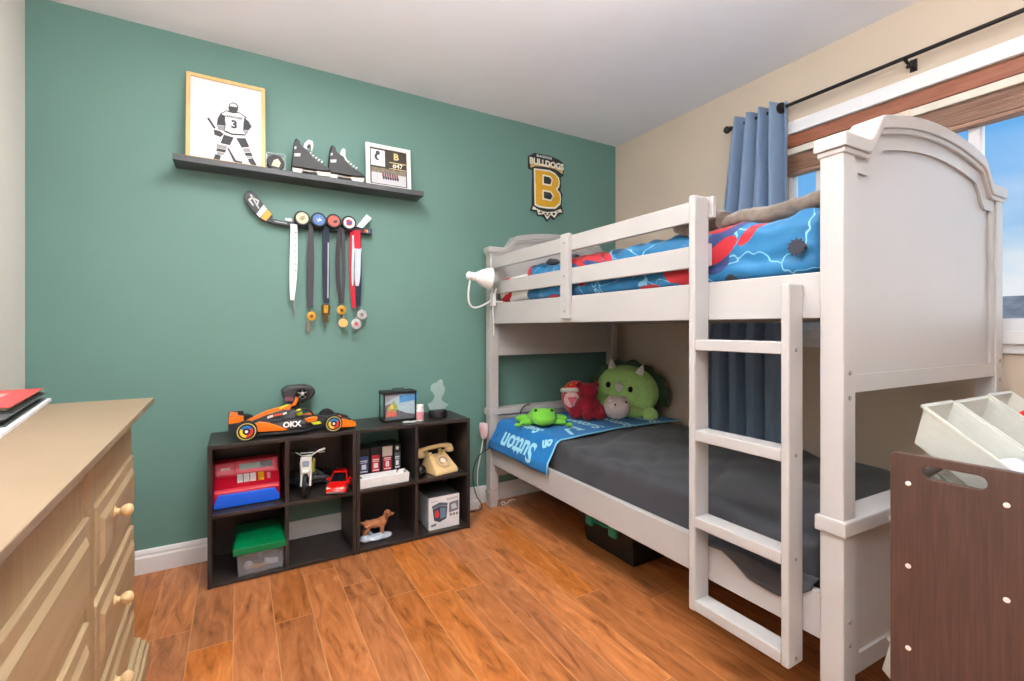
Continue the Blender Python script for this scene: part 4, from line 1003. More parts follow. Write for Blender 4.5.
# sloped faces helper: plane frame on the display face (2.475,.186)->(2.45,.118) and key face (2.45,.118)->(2.375,.082)
def plate(xa, xb, p0, p1, a0, a1, h, m, name, h0=-.001, par=None):
    """plate on the slope p0->p1 (y,z) from fraction a0 to a1, thickness h"""
    d = Vector((p1[0]-p0[0], p1[1]-p0[1])); n = Vector((-d.y, d.x)).normalized()
    if n.x > 0: n = -n
    A = Vector(p0)+d*a0; B_ = Vector(p0)+d*a1
    poly = [A+n*h0, B_+n*h0, B_+n*h, A+n*h]
    return MB().prism([(p.x, ZM+p.y) for p in poly], 'x', xa, xb).build(name, m, par or cr, bevel=.0012)
D0, D1, K1 = (2.515,.172), (2.49,.112), (2.415,.078)
plate(-.008, .152, D0, D1, .06, .88, .003, crp, 'display_bezel')
plate(.006, .140, D0, D1, .24, .66, .0045, mat('lcd_grey', (150,160,146), .3), 'display')
plate(.090, .138, D0, D1, .22, .62, .0055, mat('lcd_dark', (70,74,70), .3), 'display_mark')
plate(-.082, -.014, D0, D1, .10, .92, .008, crp, 'printer_cover')
plate(-.068, -.030, D0, D1, .42, .60, .0095, mat('cover_print', (236,190,190), .5), 'cover_print')
kw = mat('key_white', (232,226,220), .4); ky = mat('key_yellow', (240,176,30), .4)
for xa, m in ((-.003, kw), (.023, kw), (.049, kw), (.081, ky)):
    k_ = plate(xa, xa+.0225, D1, K1, .02, .66, .006, m, 'key')
plate(.118, .132, D1, K1, .1, .6, .0015, mat('pale_key_print', (232,150,160), .4), 'key_print')
# --- green lidded bin with bits
gb_ = thing('toy_bin', 'clear plastic bin with a dark green lid in the lower left cubby', 'bin', (.085, 2.43, ZB))
clr = plasticmat('clear_bin_plastic', (200,204,210), .72, .2); grn = mat('green_lid_plastic', (0,112,62), .3)
mb = MB(); open_box(mb, (.000,.174,2.338,2.545), (-.006,.180,2.334,2.552), ZB, ZB+.106, .003).build('tub', clr, gb_, bevel=.003)
mb = MB(); mb.prism([(-.020,ZB+.096), (.188,ZB+.096), (.188,ZB+.126), (-.020,ZB+.126)], 'y', 2.328, 2.565)
mb.taper((-.018,.186,2.330,2.563), (-.006,.176,2.44,2.55), ZB+.126, ZB+.152)
mb.build('lid', grn, gb_, bevel=.004)
for x in (.03, .10):
    for z, y in ((.131,2.362), (.139,2.396)): MB().box(x, x+.035, y-.001, y+.006, ZB+z, ZB+z+.005).build('lid_rib', grn, gb_)
ball_w = MB().ell((.040, 2.380, ZB+.0245), .019).build('toy_ball', mat('ball_white', (230,224,218), .4), None, smooth=True, label='small white ball inside the clear green-lidded bin', cat='toy')
wn_ = MB(); wn_.prism([(.062,ZB+.010), (.118,ZB+.020), (.120,ZB+.036), (.108,ZB+.036), (.104,ZB+.030), (.074,ZB+.026), (.066,ZB+.032), (.056,ZB+.026)], 'y', 2.362, 2.372)
wn_.build('toy_wrench', mat('toy_yellow', (226,168,60), .4), None, bevel=.002, label='yellow toy tool lying in the clear green-lidded bin', cat='toy')
tbm = mat('toy_track_grey', (150,152,160), .45); tbm2 = mat('toy_block_beige', (176,164,150), .5)
for (x, y, z, l, a, b, m, lab) in ((.045,2.42,.06,.06,.4,.5,tbm2,'beige toy block leaning inside the clear green-lidded bin'), (.09,2.40,.07,.07,-.8,.9,tbm,'upright grey track piece inside the clear green-lidded bin'), (.135,2.41,.055,.07,.3,-.5,tbm,'slanted grey track piece at the right inside the green-lidded bin'), (.13,2.37,.03,.055,.2,.15,mat('toy_block_white',(220,222,226),.4),'white toy block low at the right inside the green-lidded bin')):
    mb = MB(); mb.M = T(x, y, ZB+z) @ RYm(a) @ RZ(b); mb.box(-l/2, l/2, -.010, .010, -.009, .009)
    for k in (-1, 0, 1): mb.lathe([(.005,.009), (.005,.013)], (k*l*.3, 0, 0), 'z', 10)
    mb.build('toy_block', m, None, bevel=.0015, label=lab, cat='toy block')
# --- dirt bike facing out
bk = thing('toy_dirt_bike', 'white toy dirt bike facing out of the upper cubby', 'toy motorcycle', (.280, 2.40, ZM))
bk.rotation_euler = (0, 0, R(-14))
tire = mat('toy_tire', (30,30,30), .7); bw_ = mat('bike_white', (226,226,220), .35); bgreen = mat('bike_lime', (170,176,70), .4)
def wheel(y, name, r=.056):
    w_ = MB().lathe([(r-.016,-.008), (r-.006,-.010), (r,-.006), (r+.001,0), (r,.006), (r-.006,.010), (r-.016,.008), (r-.017,0), (r-.016,-.008)], (0, y, r+.001), 'x', 32).build(name, tire, bk, world=False, smooth=True)
    mb = MB()
    mb.lathe([(.008,-.008), (.010,0), (.008,.008)], (0, y, r+.001), 'x', 12)
    for k in range(8):
        a = PI*k/8; mb.tube([(0, y+(r-.016)*math.cos(a), r+(r-.016)*math.sin(a)), (0, y-(r-.016)*math.cos(a), r-(r-.016)*math.sin(a))], .0011, 5)
    mb.build('spokes', steel, w_, world=False)
wheel(-.034, 'front_wheel', .054); wheel(.150, 'rear_wheel', .050)
mb = MB()
for sx in (-1, 1): mb.tube([(sx*.019,-.036,.052), (sx*.019,-.012,.125), (sx*.017,.006,.178)], [.0055,.0055,.0045], 10)
mb.box(-.022,.022,.0,.012,.165,.172); mb.box(-.021,.021,-.012,.0,.118,.126)
mb.build('fork', bw_, bk, world=False, smooth=True)
MB().prism([(-.020,.118),(-.013,.092),(.013,.092),(.020,.118),(.026,.158),(.022,.186),(-.022,.186),(-.026,.158)], 'y', -.030, -.020).build('number_plate', bw_, bk, world=False, bevel=.003)
MB().prism([(-.013,.140),(.013,.140),(.016,.160),(.010,.168),(-.010,.168),(-.016,.160)], 'y', -.033, -.029).build('headlight', mat('bike_lens', (150,154,170), .2), bk, world=False, bevel=.001)
MB().prism([(-.052,.116),(-.03,.119),(.03,.110),(.055,.100),(.055,.104),(.03,.1145),(-.03,.1235),(-.054,.120)], 'x', -.013, .013).build('front_fender', bw_, bk, world=False)
mb = MB(); mb.tube([(-.078,.028,.204), (-.045,.016,.196), (-.022,.004,.184), (.022,.004,.184), (.045,.016,.198), (.078,.028,.206)], .0032, 8)
mb.tube([(-.030,.008,.196), (.030,.008,.196)], .0022, 6)
mb.build('handlebar', mat('bike_bar_silver', (206,206,200), .3, metal=.5), bk, world=False, smooth=True)
for sx in (-1, 1):
    mb = MB(); mb.tube([(sx*.050,.018,.200), (sx*.078,.028,.206)], .0052, 8); mb.tube([(sx*.048,.012,.196), (sx*.060,-.006,.197), (sx*.080,-.004,.200)], .0018, 6); mb.build('grip', bw_ if sx > 0 else black, bk, world=False)
    MB().prism([(.006,.150),(.05,.160),(.075,.142),(.05,.096),(.012,.098)], 'x', sx*.020 if sx > 0 else -.032, sx*.032 if sx > 0 else -.020).build('radiator_shroud', bgreen, bk, world=False, bevel=.003)
MB().prism([(.03,.156),(.09,.166),(.19,.172),(.205,.166),(.19,.158),(.09,.146),(.04,.140)], 'x', -.015, .015).build('seat', black, bk, world=False, bevel=.004)
MB().prism([(.015,.05),(.09,.046),(.115,.085),(.09,.140),(.03,.138),(.008,.09)], 'x', -.016, .016).build('engine', mat('bike_engine', (96,96,98), .4, metal=.5), bk, world=False, bevel=.003)
mb = MB()
for sx in (-1, 1): mb.tube([(sx*.012,.150,.052), (sx*.012,.09,.066)], .004, 6)
mb.build('swingarm', steel, bk, world=False)
# --- toy cars
def sports_car(loc, rz, label, m, k=1.):
    t = thing('toy_car', label, 'toy car', loc, rz); s = k
    glass = mat('toy_dark_glass', (22,22,24), .15)
    secs = [(-.095,.034,.012,.026), (-.085,.040,.010,.034), (-.05,.042,.010,.040), (0,.041,.010,.046), (.04,.042,.010,.048), (.08,.041,.012,.046), (.095,.036,.016,.040)]   # y, half width, z0, z1
    mb = MB(); rings = []
    for y, hw, z0, z1 in secs:
        rings.append([mb.v((x*s, y*s, z*s)) for x, z in ((-hw,z0),(-hw*1.0,z0+.012),(-hw*.97,z1-.006),(-hw*.80,z1),(hw*.80,z1),(hw*.97,z1-.006),(hw,z0+.012),(hw,z0))])
    for A, B_ in zip(rings, rings[1:]):
        for i in range(8): mb.f([A[i], A[(i+1) % 8], B_[(i+1) % 8], B_[i]])
    mb.f(rings[0]); mb.f(list(reversed(rings[-1]))); mb.build('body', m, t, world=False, smooth=True, ang=.9)
    mb = MB(); mb.taper((-.036*s,.036*s,-.040*s,.074*s), (-.026*s,.026*s,-.002*s,.045*s), .040*s, .068*s); mb.build('cabin', glass, t, world=False, bevel=.003*s)
    mb = MB(); mb.taper((-.027*s,.027*s,-.003*s,.046*s), (-.022*s,.022*s,.004*s,.040*s), .0672*s, .070*s)
    for sx in (-1, 1): mb.tube([(sx*.035*s,-.040*s,.042*s), (sx*.0265*s,-.002*s,.0685*s), (sx*.0265*s,.044*s,.0685*s), (sx*.035*s,.074*s,.046*s)], .0025*s, 6)
    mb.build('roof', m, t, world=False, smooth=True)
    for sx in (-1, 1):
        for y in (-.058, .058): 
            w_ = MB().lathe([(.012,.006), (.018,.007), (.019,.003), (.019,-.006), (.010,-.007)], (sx*.037*s, y*s, .0195*s), 'x', 20).build('wheel', tire, t, world=False, smooth=True)
        MB().prism([(sx*.030*s,.028*s), (sx*.036*s,.030*s), (sx*.033*s,.036*s), (sx*.016*s,.031*s)], 'y', -.0945*s, -.090*s).build('headlight', mat('toy_headlight', (230,220,190), .2), t, world=False)
        MB().box(sx*.046*s-.005*s, sx*.046*s+.005*s, -.022*s, -.012*s, .044*s, .051*s).build('mirror', m, t, world=False, bevel=.001)
    MB().box(-.030*s, .030*s, -.097*s, -.092*s, .011*s, .018*s).build('bumper_trim', mat('toy_trim_grey', (120,112,108), .4), t, world=False)
    MB().prism([(-.036*s,.054*s),(.036*s,.054*s),(.036*s,.058*s),(-.036*s,.058*s)], 'y', .078*s, .096*s).build('spoiler', m, t, world=False)
    return t
sports_car((.434, 2.415, ZM), R(-22), 'shiny red toy sports car in the upper cubby', mat('car_red', (214,22,18), .25, coat=.5), 1.16)
sports_car((.335, 2.572, ZM+.0), R(84), 'black toy car parked behind the red sports car', mat('car_black', (26,26,30), .35), 1.15)
# --- four boxed sets standing in the third cubby
bx = mat('box_black', (26,27,28), .5)
def boxed(x0, x1, z1, lab, col, toptone, label, digit=None, y0=2.43):
    t = thing('card_box', label, 'box', ((x0+x1)/2, y0+.06, ZM), group='boxes standing in a row')
    MB().box(x0, x1, y0, y0+.125, ZM, ZM+z1).build('sleeve', bx, t, bevel=.0015)
    w = x1-x0; zA, zB_ = (.040, .128) if lab else (0, 0)
    l_ = MB().box(x0+w*.14, x1-w*.14, y0-.0012, y0+.001, ZM+.050, ZM+.135 if not toptone else ZM+.118).build('label', col, t)
    pl = mat('label_print', (226,224,226), .6)
    for z, h in ((.056,.005), (.110,.005), (.102,.003)): MB().box(x0+w*.2, x1-w*.2, y0-.0022, y0-.001, ZM+z, ZM+z+h).build('label_line', pl, l_)
    if digit: text(digit, .038, pl, t, T((x0+x1)/2, y0-.0016, ZM+.081) @ RX90, bold=.0018)
    else: MB().box(x0+w*.3, x1-w*.3, y0-.0022, y0-.001, ZM+.070, ZM+.094).build('label_patch', pl, l_)
    if toptone: MB().box(x0+w*.06, x1-w*.06, y0-.0012, y0+.001, ZM+.122, ZM+.172).build('silver_panel', toptone, t)
    return t
boxed(.522, .579, .172, 1, mat('label_navy', (50,72,120), .5), None, 'black box with navy label, leftmost of four in the cubby')
boxed(.584, .637, .173, 1, mat('label_red', (196,28,52), .5), None, 'black box with red label, second from left in the cubby')
boxed(.641, .699, .178, 1, mat('label_crimson', (188,24,48), .5), mat('label_silver', (182,178,170), .4, metal=.4), 'black box with silver panel above a red label, third from left in the cubby', '8')
t4 = boxed(.704, .740, .178, 1, mat('label_slate', (84,94,98), .5), None, 'black box with dull grey label, rightmost of four in the cubby')
MB().ell((.722, 2.429, ZM+.158), (.008,.002,.010), seg=14).build('badge', mat('badge_silver', (200,200,200), .4), t4, smooth=True)
# --- white tray in front
tr = thing('cable_tray', 'shallow white plastic tray lying in front of the four boxes', 'tray', (.640, 2.385, ZM))
mb = MB(); open_box(mb, (.514,.758,2.345,2.418), (.512,.760,2.342,2.424), ZM, ZM+.048, .010).build('tray', white_pl, tr, bevel=.003)
for x, y in ((.5185,2.37), (.718,2.4165), (.7525,2.39)):
    MB().tube([(x-.004,y,ZM+.022), (x-.002,y-.004,ZM+.046), (x+.004,y-.004,ZM+.052), (x+.006,y,ZM+.046), (x+.004,y,ZM+.026)], .003, 6).build('dark_clip', black, tr, smooth=True)
# --- dog figurine
dg_ = thing('dog_figurine', 'brown dog figurine standing on a pale rocky base in the lower cubby', 'figurine', (.605, 2.41, ZB))
db = mat('figurine_brown', (172,110,70), .5, var=.25, scale=50); rock = mat('figurine_rock', (186,196,208), .6, var=.15, scale=60)
blob([((-.045,0,.014), (.040,.032,.016)), ((.0,0,.012), (.05,.035,.014)), ((.045,0,.012), (.040,.030,.014)), ((-.055,-.012,.026), (.020,.018,.014)), ((-.03,.015,.028), (.018,.016,.014)), ((.03,-.008,.022), (.024,.018,.012))], 'base', rock, dg_, .004, 3)
mb = MB()
for e in (((-.004,0,.083), (.050,.021,.021)), ((.030,0,.084), (.026,.022,.026)), ((-.042,0,.083), (.024,.021,.023)), ((.048,0,.103), (.016,.014,.024), (0,.5,0)), ((.060,0,.122), (.019,.017,.018)), ((.079,-.002,.115), (.015,.0105,.0095))): mb.ell(*e, seg=16)
for sy in (-1, 1):
    mb.tube([(.034, sy*.013, .082), (.032, sy*.014, .055), (.030, sy*.014, .030)], [.012,.008,.0068], 10); mb.ell((.034, sy*.014, .027), (.010,.007,.006), seg=10)
    mb.tube([(-.046, sy*.013, .084), (-.040, sy*.014, .064), (-.056, sy*.014, .048), (-.054, sy*.014, .028)], [.017,.012,.008,.0066], 10); mb.ell((-.050, sy*.014, .026), (.010,.007,.006), seg=10)
mb.tube([(-.062,0,.094), (-.078,0,.098), (-.092,.002,.090)], [.007,.005,.003], 8)
mb.build('dog_body', db, dg_, remesh=.0028, soft=5, world=False)
for sy in (-1, 1):
    MB().ell((.052, sy*.0165, .112), (.008,.004,.016), (0,.25,0)).build('ear', mat('figurine_dark_brown', (120,70,44), .5), dg_, world=False, smooth=True)
    MB().ell((.073, sy*.0095, .125), (.0022,.002,.0024), seg=10).build('eye', eye_m, dg_, world=False, smooth=True)
MB().ell((.0935, -.002, .118), (.004,.005,.004), seg=10).build('nose', mat('figurine_nose', (50,36,32), .4), dg_, world=False, smooth=True)
# --- beige rotary telephone
ph = thing('telephone', 'beige rotary desk telephone in the upper right cubby', 'telephone', (.955, 2.43, ZM), rz=R(14))
ph.scale = (.9, .9, .86)
phm = mat('phone_beige', (222,190,136), .35, var=.03)
hp = [(-.095,0), (.095,0), (.093,.022), (.062,.085), (.045,.100), (.005,.104), (-.03,.100), (-.05,.094)]
prof = [(-.088,0), (.085,0), (.085,.055), (.065,.098), (.020,.104), (.0,.098), (-.075,.036), (-.088,.020)]
mb = MB(); rings = []
for x, s, w in ((-.078,.0,0), (-.074,0,0), (.074,0,0), (.078,0,0)): pass
b0 = [(-.078,.078), (-.064,.064)]
A = [mb.v((-.080 if z < .05 else -.062, y, z)) for y, z in prof]; B_ = [mb.v((.080 if z < .05 else .062, y, z)) for y, z in prof]
n = len(prof)
for i in range(n): mb.f([A[i], A[(i+1) % n], B_[(i+1) % n], B_[i]])
mb.f(A); mb.f(list(reversed(B_))); mb.build('body', phm, ph, world=False, bevel=.008, bseg=3)
sl = math.atan2(.098-.036, .075); Qs = Matrix.Rotation(sl, 3, 'X')
cdial = Vector((0, -.036, .0705)); 
MB().lathe([(.046,-.002), (.047,.003), (.043,.006), (.04,.0055)], cdial, 'z', 36, M=Qs).build('dial_rim', mat('phone_dial_dark', (196,164,120), .35), ph, world=False, smooth=True)
MB().lathe([(.037,.004), (.037,.008), (.016,.0095)], cdial, 'z', 32, M=Qs).build('dial', mat('phone_dial_clear', (214,186,150), .2), ph, world=False, smooth=True)
MB().lathe([(.016,.008), (.016,.0105), (.002,.0108)], cdial, 'z', 24, M=Qs).build('dial_card', mat('phone_card', (238,226,208), .5), ph, world=False, smooth=True)
mb = MB()
for k in range(10):
    a = R(-20+28*k); p = cdial+Qs @ Vector((.0265*math.cos(a), .0265*math.sin(a), .0085)); mb.lathe([(.0055,-.001), (.0055,.0012)], p, 'z', 12, M=Qs)
mb.build('finger_hole', mat('phone_hole_brown', (150,116,84), .5), ph, world=False)
for sx in (-1, 1):
    for ya, yb_ in ((.018, .030), (.058, .068)): MB().box(sx*.05-.012, sx*.05+.012, ya, yb_, .092, .123).build('cradle_prong', phm, ph, world=False, bevel=.003)
mb = MB(); mb.tube([(-.125,.043,.126), (-.10,.043,.140), (-.05,.043,.148), (.05,.043,.148), (.10,.043,.140), (.118,.043,.128)], [.017,.0165,.013,.013,.0165,.017], 14)
for sx in (-1, 1): mb.lathe([(.014,.0), (.026,-.012), (.029,-.028), (.027,-.036), (.008,-.037)], (sx*.108, .043, .138), 'z', 24)
hs_ = mb.build('handset', phm, ph, world=False, smooth=True)
MB().ell((.0,-.0745,.032), (.004,.002,.002), seg=8).build('badge', steel, ph, world=False)
bb_ = MB(); bb_.ell((.832, 2.385, ZM+.0325), .0322, seg=28); bb_.build('ball', mat('ball_black', (20,20,22), .25), None, smooth=True, label='small black ball left of the beige telephone', cat='ball')
# --- white product box
wb = thing('product_box', 'white box with a picture of a dark appliance in the lower right cubby', 'box', (.970, 2.46, ZB)); 
wbm = mat('box_white', (226,226,228), .45); wbg = mat('box_grey_side', (176,184,186), .5); wdk = mat('box_dark_top', (70,70,72), .5)
X0, X1, Y0_, Y1_ = .872, 1.046, 2.362, 2.55; H_ = .172
MB().box(X0, X1, Y0_, Y1_, ZB, ZB+H_).build('carton', wbm, wb, bevel=.0015)
MB().box(X0-.001, X0+.001, Y0_+.01, Y1_, ZB+.004, ZB+H_-.004).build('side_print', wbg, wb)
MB().box(X0-.0005, X1+.0005, Y0_+.004, Y1_, ZB+H_-.001, ZB+H_+.001).build('top_print', wdk, wb)
fy = Y0_-.001
def fq(pts, m, name='print', d=0): return MB().prism([(X0+x, ZB+z) for x, z in pts], 'y', fy-d*.0004, fy+.0014).build(name, m, wb)
fq([(.016,.128),(.060,.142),(.106,.132),(.104,.118),(.06,.124),(.018,.114)], mat('print_slate', (84,100,112), .5), 'appliance_lid', 1)
fq([(.020,.112),(.060,.122),(.104,.116),(.098,.050),(.06,.036),(.028,.050)], mat('print_dark_slate', (62,72,84), .5), 'appliance_body', 1)
fq([(.062,.112),(.094,.108),(.092,.060),(.064,.054)], mat('print_blue_grey', (110,134,156), .5), 'appliance_glass', 2)
fq([(.034,.100),(.050,.104),(.058,.078),(.050,.062),(.032,.066)], mat('print_red', (206,50,50), .5), 'red_detail', 3)
fq([(.114,.130),(.168,.138),(.168,.084),(.114,.078)], mat('print_grey', (120,126,132), .5), 'inset_picture', 1)
fq([(.124,.118),(.150,.124),(.160,.096),(.130,.092)], mat('print_pale', (196,204,210), .5), 'inset_picture', 2)
for i in range(3): fq([(.118+.018*i,.072),(.130+.018*i,.073),(.130+.018*i,.060),(.118+.018*i,.059)], mat('print_grey', (120,126,132), .5), 'inset_picture', 1)
fq([(.100,.156),(.165,.160),(.165,.148),(.100,.146)], mat('print_faint', (190,192,196), .5), 'caption_bar', 1)
fq([(.012,.152),(.05,.154),(.05,.149),(.012,.147)], mat('print_faint', (190,192,196), .5), 'caption_bar', 1)
fq([(.012,.030),(.04,.034),(.04,.022),(.012,.018)], mat('print_grey', (120,126,132), .5), 'caption_bar', 1)

# ================================================================== ON TOP OF THE CUBES
# --- race car
rc = thing('toy_race_car', 'large orange and black open-wheel toy race car on top of the cube shelf', 'toy race car', (.235, 2.46, ZT), rz=R(0))
ro = mat('race_orange', (240,116,20), .3); rk_ = mat('race_black', (42,42,46), .4); ryl = mat('race_lime', (206,214,50), .4); rgy = mat('race_grey', (150,152,150), .4)
RL = .535
def rp_(poly, y0, y1, m, name, par=rc, bevel=.002): return MB().prism(poly, 'y', y0, y1).build(name, m, par, world=False, bevel=bevel)
# plan-view pieces (prism along z), x forward, y negative towards the room
def rz_(poly, z0, z1, m, name, bevel=.002): return MB().prism(poly, 'z', z0, z1).build(name, m, rc, world=False, bevel=bevel)
rz_([(-.19,-.065),(-.10,-.088),(.02,-.090),(.085,-.060),(.12,-.035),(.24,-.022),(.24,.022),(.12,.035),(.085,.060),(.02,.090),(-.10,.088),(-.19,.065)], .010, .020, rk_, 'floor')
def loft(secs, m, name, ang=.6):
    """secs: (x, half width bottom, half width top, z0, z1)"""
    mb = MB(); rg = []
    for x, wb_, wt, z0, z1 in secs:
        rg.append([mb.v((x, y, z)) for y, z in ((-wb_,z0),(-(wb_+wt)/2*1.03,(z0+z1)/2),(-wt,z1),(wt,z1),((wb_+wt)/2*1.03,(z0+z1)/2),(wb_,z0))])
    for A, B_ in zip(rg, rg[1:]):
        for i in range(6): mb.f([A[i], A[(i+1) % 6], B_[(i+1) % 6], B_[i]])
    mb.f(rg[0]); mb.f(list(reversed(rg[-1])))
    return mb.build(name, m, rc, world=False, smooth=True, ang=ang)
loft([(.04,.040,.034,.022,.070), (.10,.034,.026,.024,.068), (.18,.024,.017,.026,.054), (.255,.018,.013,.022,.038)], rk_, 'nose')
loft([(-.20,.016,.010,.03,.060), (-.12,.032,.016,.022,.092), (-.05,.044,.022,.022,.110), (.0,.046,.026,.022,.106)], rk_, 'engine_cover')
loft([(-.205,.004,.003,.062,.072), (-.12,.006,.004,.090,.110), (-.05,.009,.006,.108,.126), (-.02,.011,.009,.106,.130)], ro, 'air_intake')
for sy in (-1, 1):
    pts = [(-.165,.024,.012), (-.09,.034,.020), (.0,.036,.024), (.045,.030,.020)]
    mb = MB(); rg = []
    for x, z1, w in ((-.175,.034,.012), (-.10,.054,.022), (-.02,.068,.030), (.040,.062,.026)):
        yi = sy*.038; yo = sy*(.038+w*1.35)
        rg.append([mb.v(p) for p in ((x,yi,.022), (x,yo,.022), (x,yo,z1-.016), (x,yo-sy*.010,z1), (x,yi,z1+.006))])
    for A, B_ in zip(rg, rg[1:]):
        for i in range(5): mb.f([A[i], A[(i+1) % 5], B_[(i+1) % 5], B_[i]])
    mb.f(rg[0]); mb.f(list(reversed(rg[-1]))); sp_ = mb.build('sidepod', rk_, rc, world=False, bevel=.002)
    ya, yb = (sy*.084, sy*.030)
    # orange flank: swoop over the rear of the sidepod
    mb = MB(); y_ = sy*.0795
    mb.prism([(-.178,.066),(-.150,.074),(-.115,.066),(-.06,.040),(-.03,.026),(-.06,.024),(-.175,.030)], 'y', sy*.066, sy*.080); mb.build('flank_panel', ro, rc, world=False, bevel=.003)
    mb = MB(); mb.prism([(.032,.064),(.070,.074),(.095,.070),(.090,.052),(.050,.046)], 'y', sy*.048, sy*.060); mb.build('side_inlet', ro, rc, world=False, bevel=.003)
    mb = MB(); mb.prism([(.060,.050),(.10,.052),(.11,.040),(.075,.036)], 'y', sy*.074, sy*.080); mb.build('lime_vane', ryl, rc, world=False, bevel=.002)
    # suspension
    mb = MB()
    for x in (.155, .185): mb.tube([(x, sy*.02, .042), (.158, sy*.085, .044)], .0025, 6); mb.tube([(x, sy*.02, .030), (.158, sy*.085, .034)], .0025, 6)
    for x in (-.215, -.175): mb.tube([(x, sy*.012, .046), (-.195, sy*.085, .046)], .0025, 6)
    mb.build('suspension', rk_, rc, world=False)
rp_([(-.035,.104),(.012,.070),(.040,.070),(.040,.064),(-.035,.080)], -.024, .024, rk_, 'cockpit')
MB().ell((.018, 0, .088), (.017,.015,.018), seg=18).build('driver_helmet', ryl, rc, world=False, smooth=True)
mb = MB(); mb.tube([(-.022,-.024,.090), (.02,-.030,.100), (.055,-.018,.098), (.066,0,.094), (.055,.018,.098), (.02,.030,.100), (-.022,.024,.090)], .0042, 8); mb.tube([(.066,0,.094), (.085,0,.070)], .004, 8)
mb.build('halo', rk_, rc, world=False, smooth=True)
rp_([(-.022,.118),(.004,.126),(.016,.156),(.004,.166),(-.004,.140)], -.005, .005, ro, 'camera_fin')
rp_([(-.065,.112),(-.030,.126),(-.028,.134),(-.068,.120)], -.008, .008, ryl, 'camera_pod')
# wings
rp_([(.195,.026),(.262,.020),(.264,.026),(.200,.036)], -.092, .092, ro, 'front_wing')
rp_([(.185,.040),(.225,.036),(.226,.041),(.187,.048)], -.090, .090, ro, 'front_wing_flap')
for sy in (-1, 1):
    rp_([(.185,.014),(.265,.014),(.262,.036),(.20,.058),(.185,.05)], sy*.0905 if sy > 0 else -.0945, .0945 if sy > 0 else -.0905, ro if sy < 0 else rk_, 'wing_endplate')
    rp_([(-.272,.034),(-.215,.034),(-.205,.078),(-.215,.108),(-.272,.108)], sy*.066 if sy > 0 else -.070, .070 if sy > 0 else -.066, rk_, 'rear_endplate')
    rp_([(-.270,.074),(-.212,.078),(-.214,.107),(-.270,.107)], sy*.069 if sy > 0 else -.073, .073 if sy > 0 else -.069, ro, 'rear_endplate_panel')
rp_([(-.270,.088),(-.225,.082),(-.222,.088),(-.268,.098)], -.068, .068, ro, 'rear_wing')
rp_([(-.268,.102),(-.235,.098),(-.235,.103),(-.268,.108)], -.068, .068, ro, 'rear_wing_flap')
hubc = [mat('hub_blue', (40,120,196), .4), mat('hub_yellow', (240,200,50), .4), mat('hub_red', (214,44,40), .4), mat('hub_white', (230,230,230), .4)]
def rwheel(x, sy, r, w):
    c = (x, sy*.092, r)
    W_ = MB().lathe([(r*.62,-w/2), (r*.93,-w/2), (r,-w/2+.006), (r,w/2-.006), (r*.93,w/2), (r*.62,w/2)], c, 'y', 36).build('wheel', tire, rc, world=False, smooth=True)
    yo = sy*(.092+w/2)
    MB().lathe([(r*.76,-.0012*sy), (r*.76,.0008*sy), (r*.86,.0008*sy), (r*.86,-.0012*sy), (r*.76,-.0012*sy)], (x, yo, r), 'y', 36).build('tire_band', mat('tire_yellow', (180,170,96), .5), W_, world=False)
    for k in range(3):
        a0 = 2*PI*k/3+.5; pts = []
        for j in range(9): pts.append((x+r*.60*math.cos(a0+2*PI/3*j/8), r+r*.60*math.sin(a0+2*PI/3*j/8)))
        for j in range(8, -1, -1): pts.append((x+r*.34*math.cos(a0+2*PI/3*j/8), r+r*.34*math.sin(a0+2*PI/3*j/8)))
        MB().prism(pts, 'y', yo-.001*sy, yo+.0012*sy).build('hub_sector', hubc[k], W_, world=False)
    MB().lathe([(r*.16,-.004*sy), (r*.15,.0018*sy), (r*.05,.0022*sy)], (x, yo, r), 'y', 20).build('hub_cap', hubc[3], W_, world=False)
for sy in (-1, 1): rwheel(.158, sy, .040, .040); rwheel(-.203, sy, .043, .048)
for (s_, sz, x, z, y, m) in (('OKX', .034, -.02, .049, -.0830, white_pl),):
    me = text_mesh(s_, sz, .0006, .0016); me.transform(T(x, y, z) @ RXm(R(84))); me.materials.clear(); me.materials.append(m)
    o = bpy.data.objects.new('lettering', me); C.objects.link(o); o.parent = rc
mb = MB(); mb.prism([(-.118,.078),(-.095,.084),(-.095,.094),(-.118,.088)], 'y', -.0375, -.032); mb.prism([(-.055,.090),(-.038,.094),(-.038,.102),(-.055,.098)], 'y', -.0415, -.036)
mb.build('cover_decal', white_pl, rc, world=False)
mb = MB(); mb.prism([(-.092,.085),(-.058,.090),(-.058,.099),(-.092,.094)], 'y', -.0405, -.034); mb.build('cover_decal_orange', mat('race_coral', (226,90,60), .4), rc, world=False)
# --- its remote control, leaning on the wall behind
rm = thing('remote_control', 'dark grey pistol remote control with steering wheel behind the race car', 'remote control', (.25, 2.55, ZT))
rmk = mat('remote_grey', (58,58,60), .45); 
MB().box(.20, .29, 2.515, 2.60, ZT, ZT+.022).build('base', rmk, rm, bevel=.006)
MB().prism([(.222,ZT+.020),(.262,ZT+.020),(.268,ZT+.075),(.262,ZT+.140),(.224,ZT+.140),(.232,ZT+.08)], 'y', 2.535, 2.578).build('grip', black, rm, bevel=.008)
MB().prism([(.184,ZT+.192),(.210,ZT+.208),(.290,ZT+.212),(.328,ZT+.198),(.338,ZT+.170),(.312,ZT+.138),(.275,ZT+.122),(.215,ZT+.128),(.188,ZT+.152)], 'y', 2.515, 2.600).build('head', rmk, rm, bevel=.012, bseg=3)
w_ = MB().lathe([(.026,.002), (.030,-.004), (.031,-.016), (.027,-.020), (.024,-.018), (.023,-.006)], (.272, 2.513, ZT+.172), 'y', 32).build('steering_wheel', black, rm, smooth=True)
mb = MB()
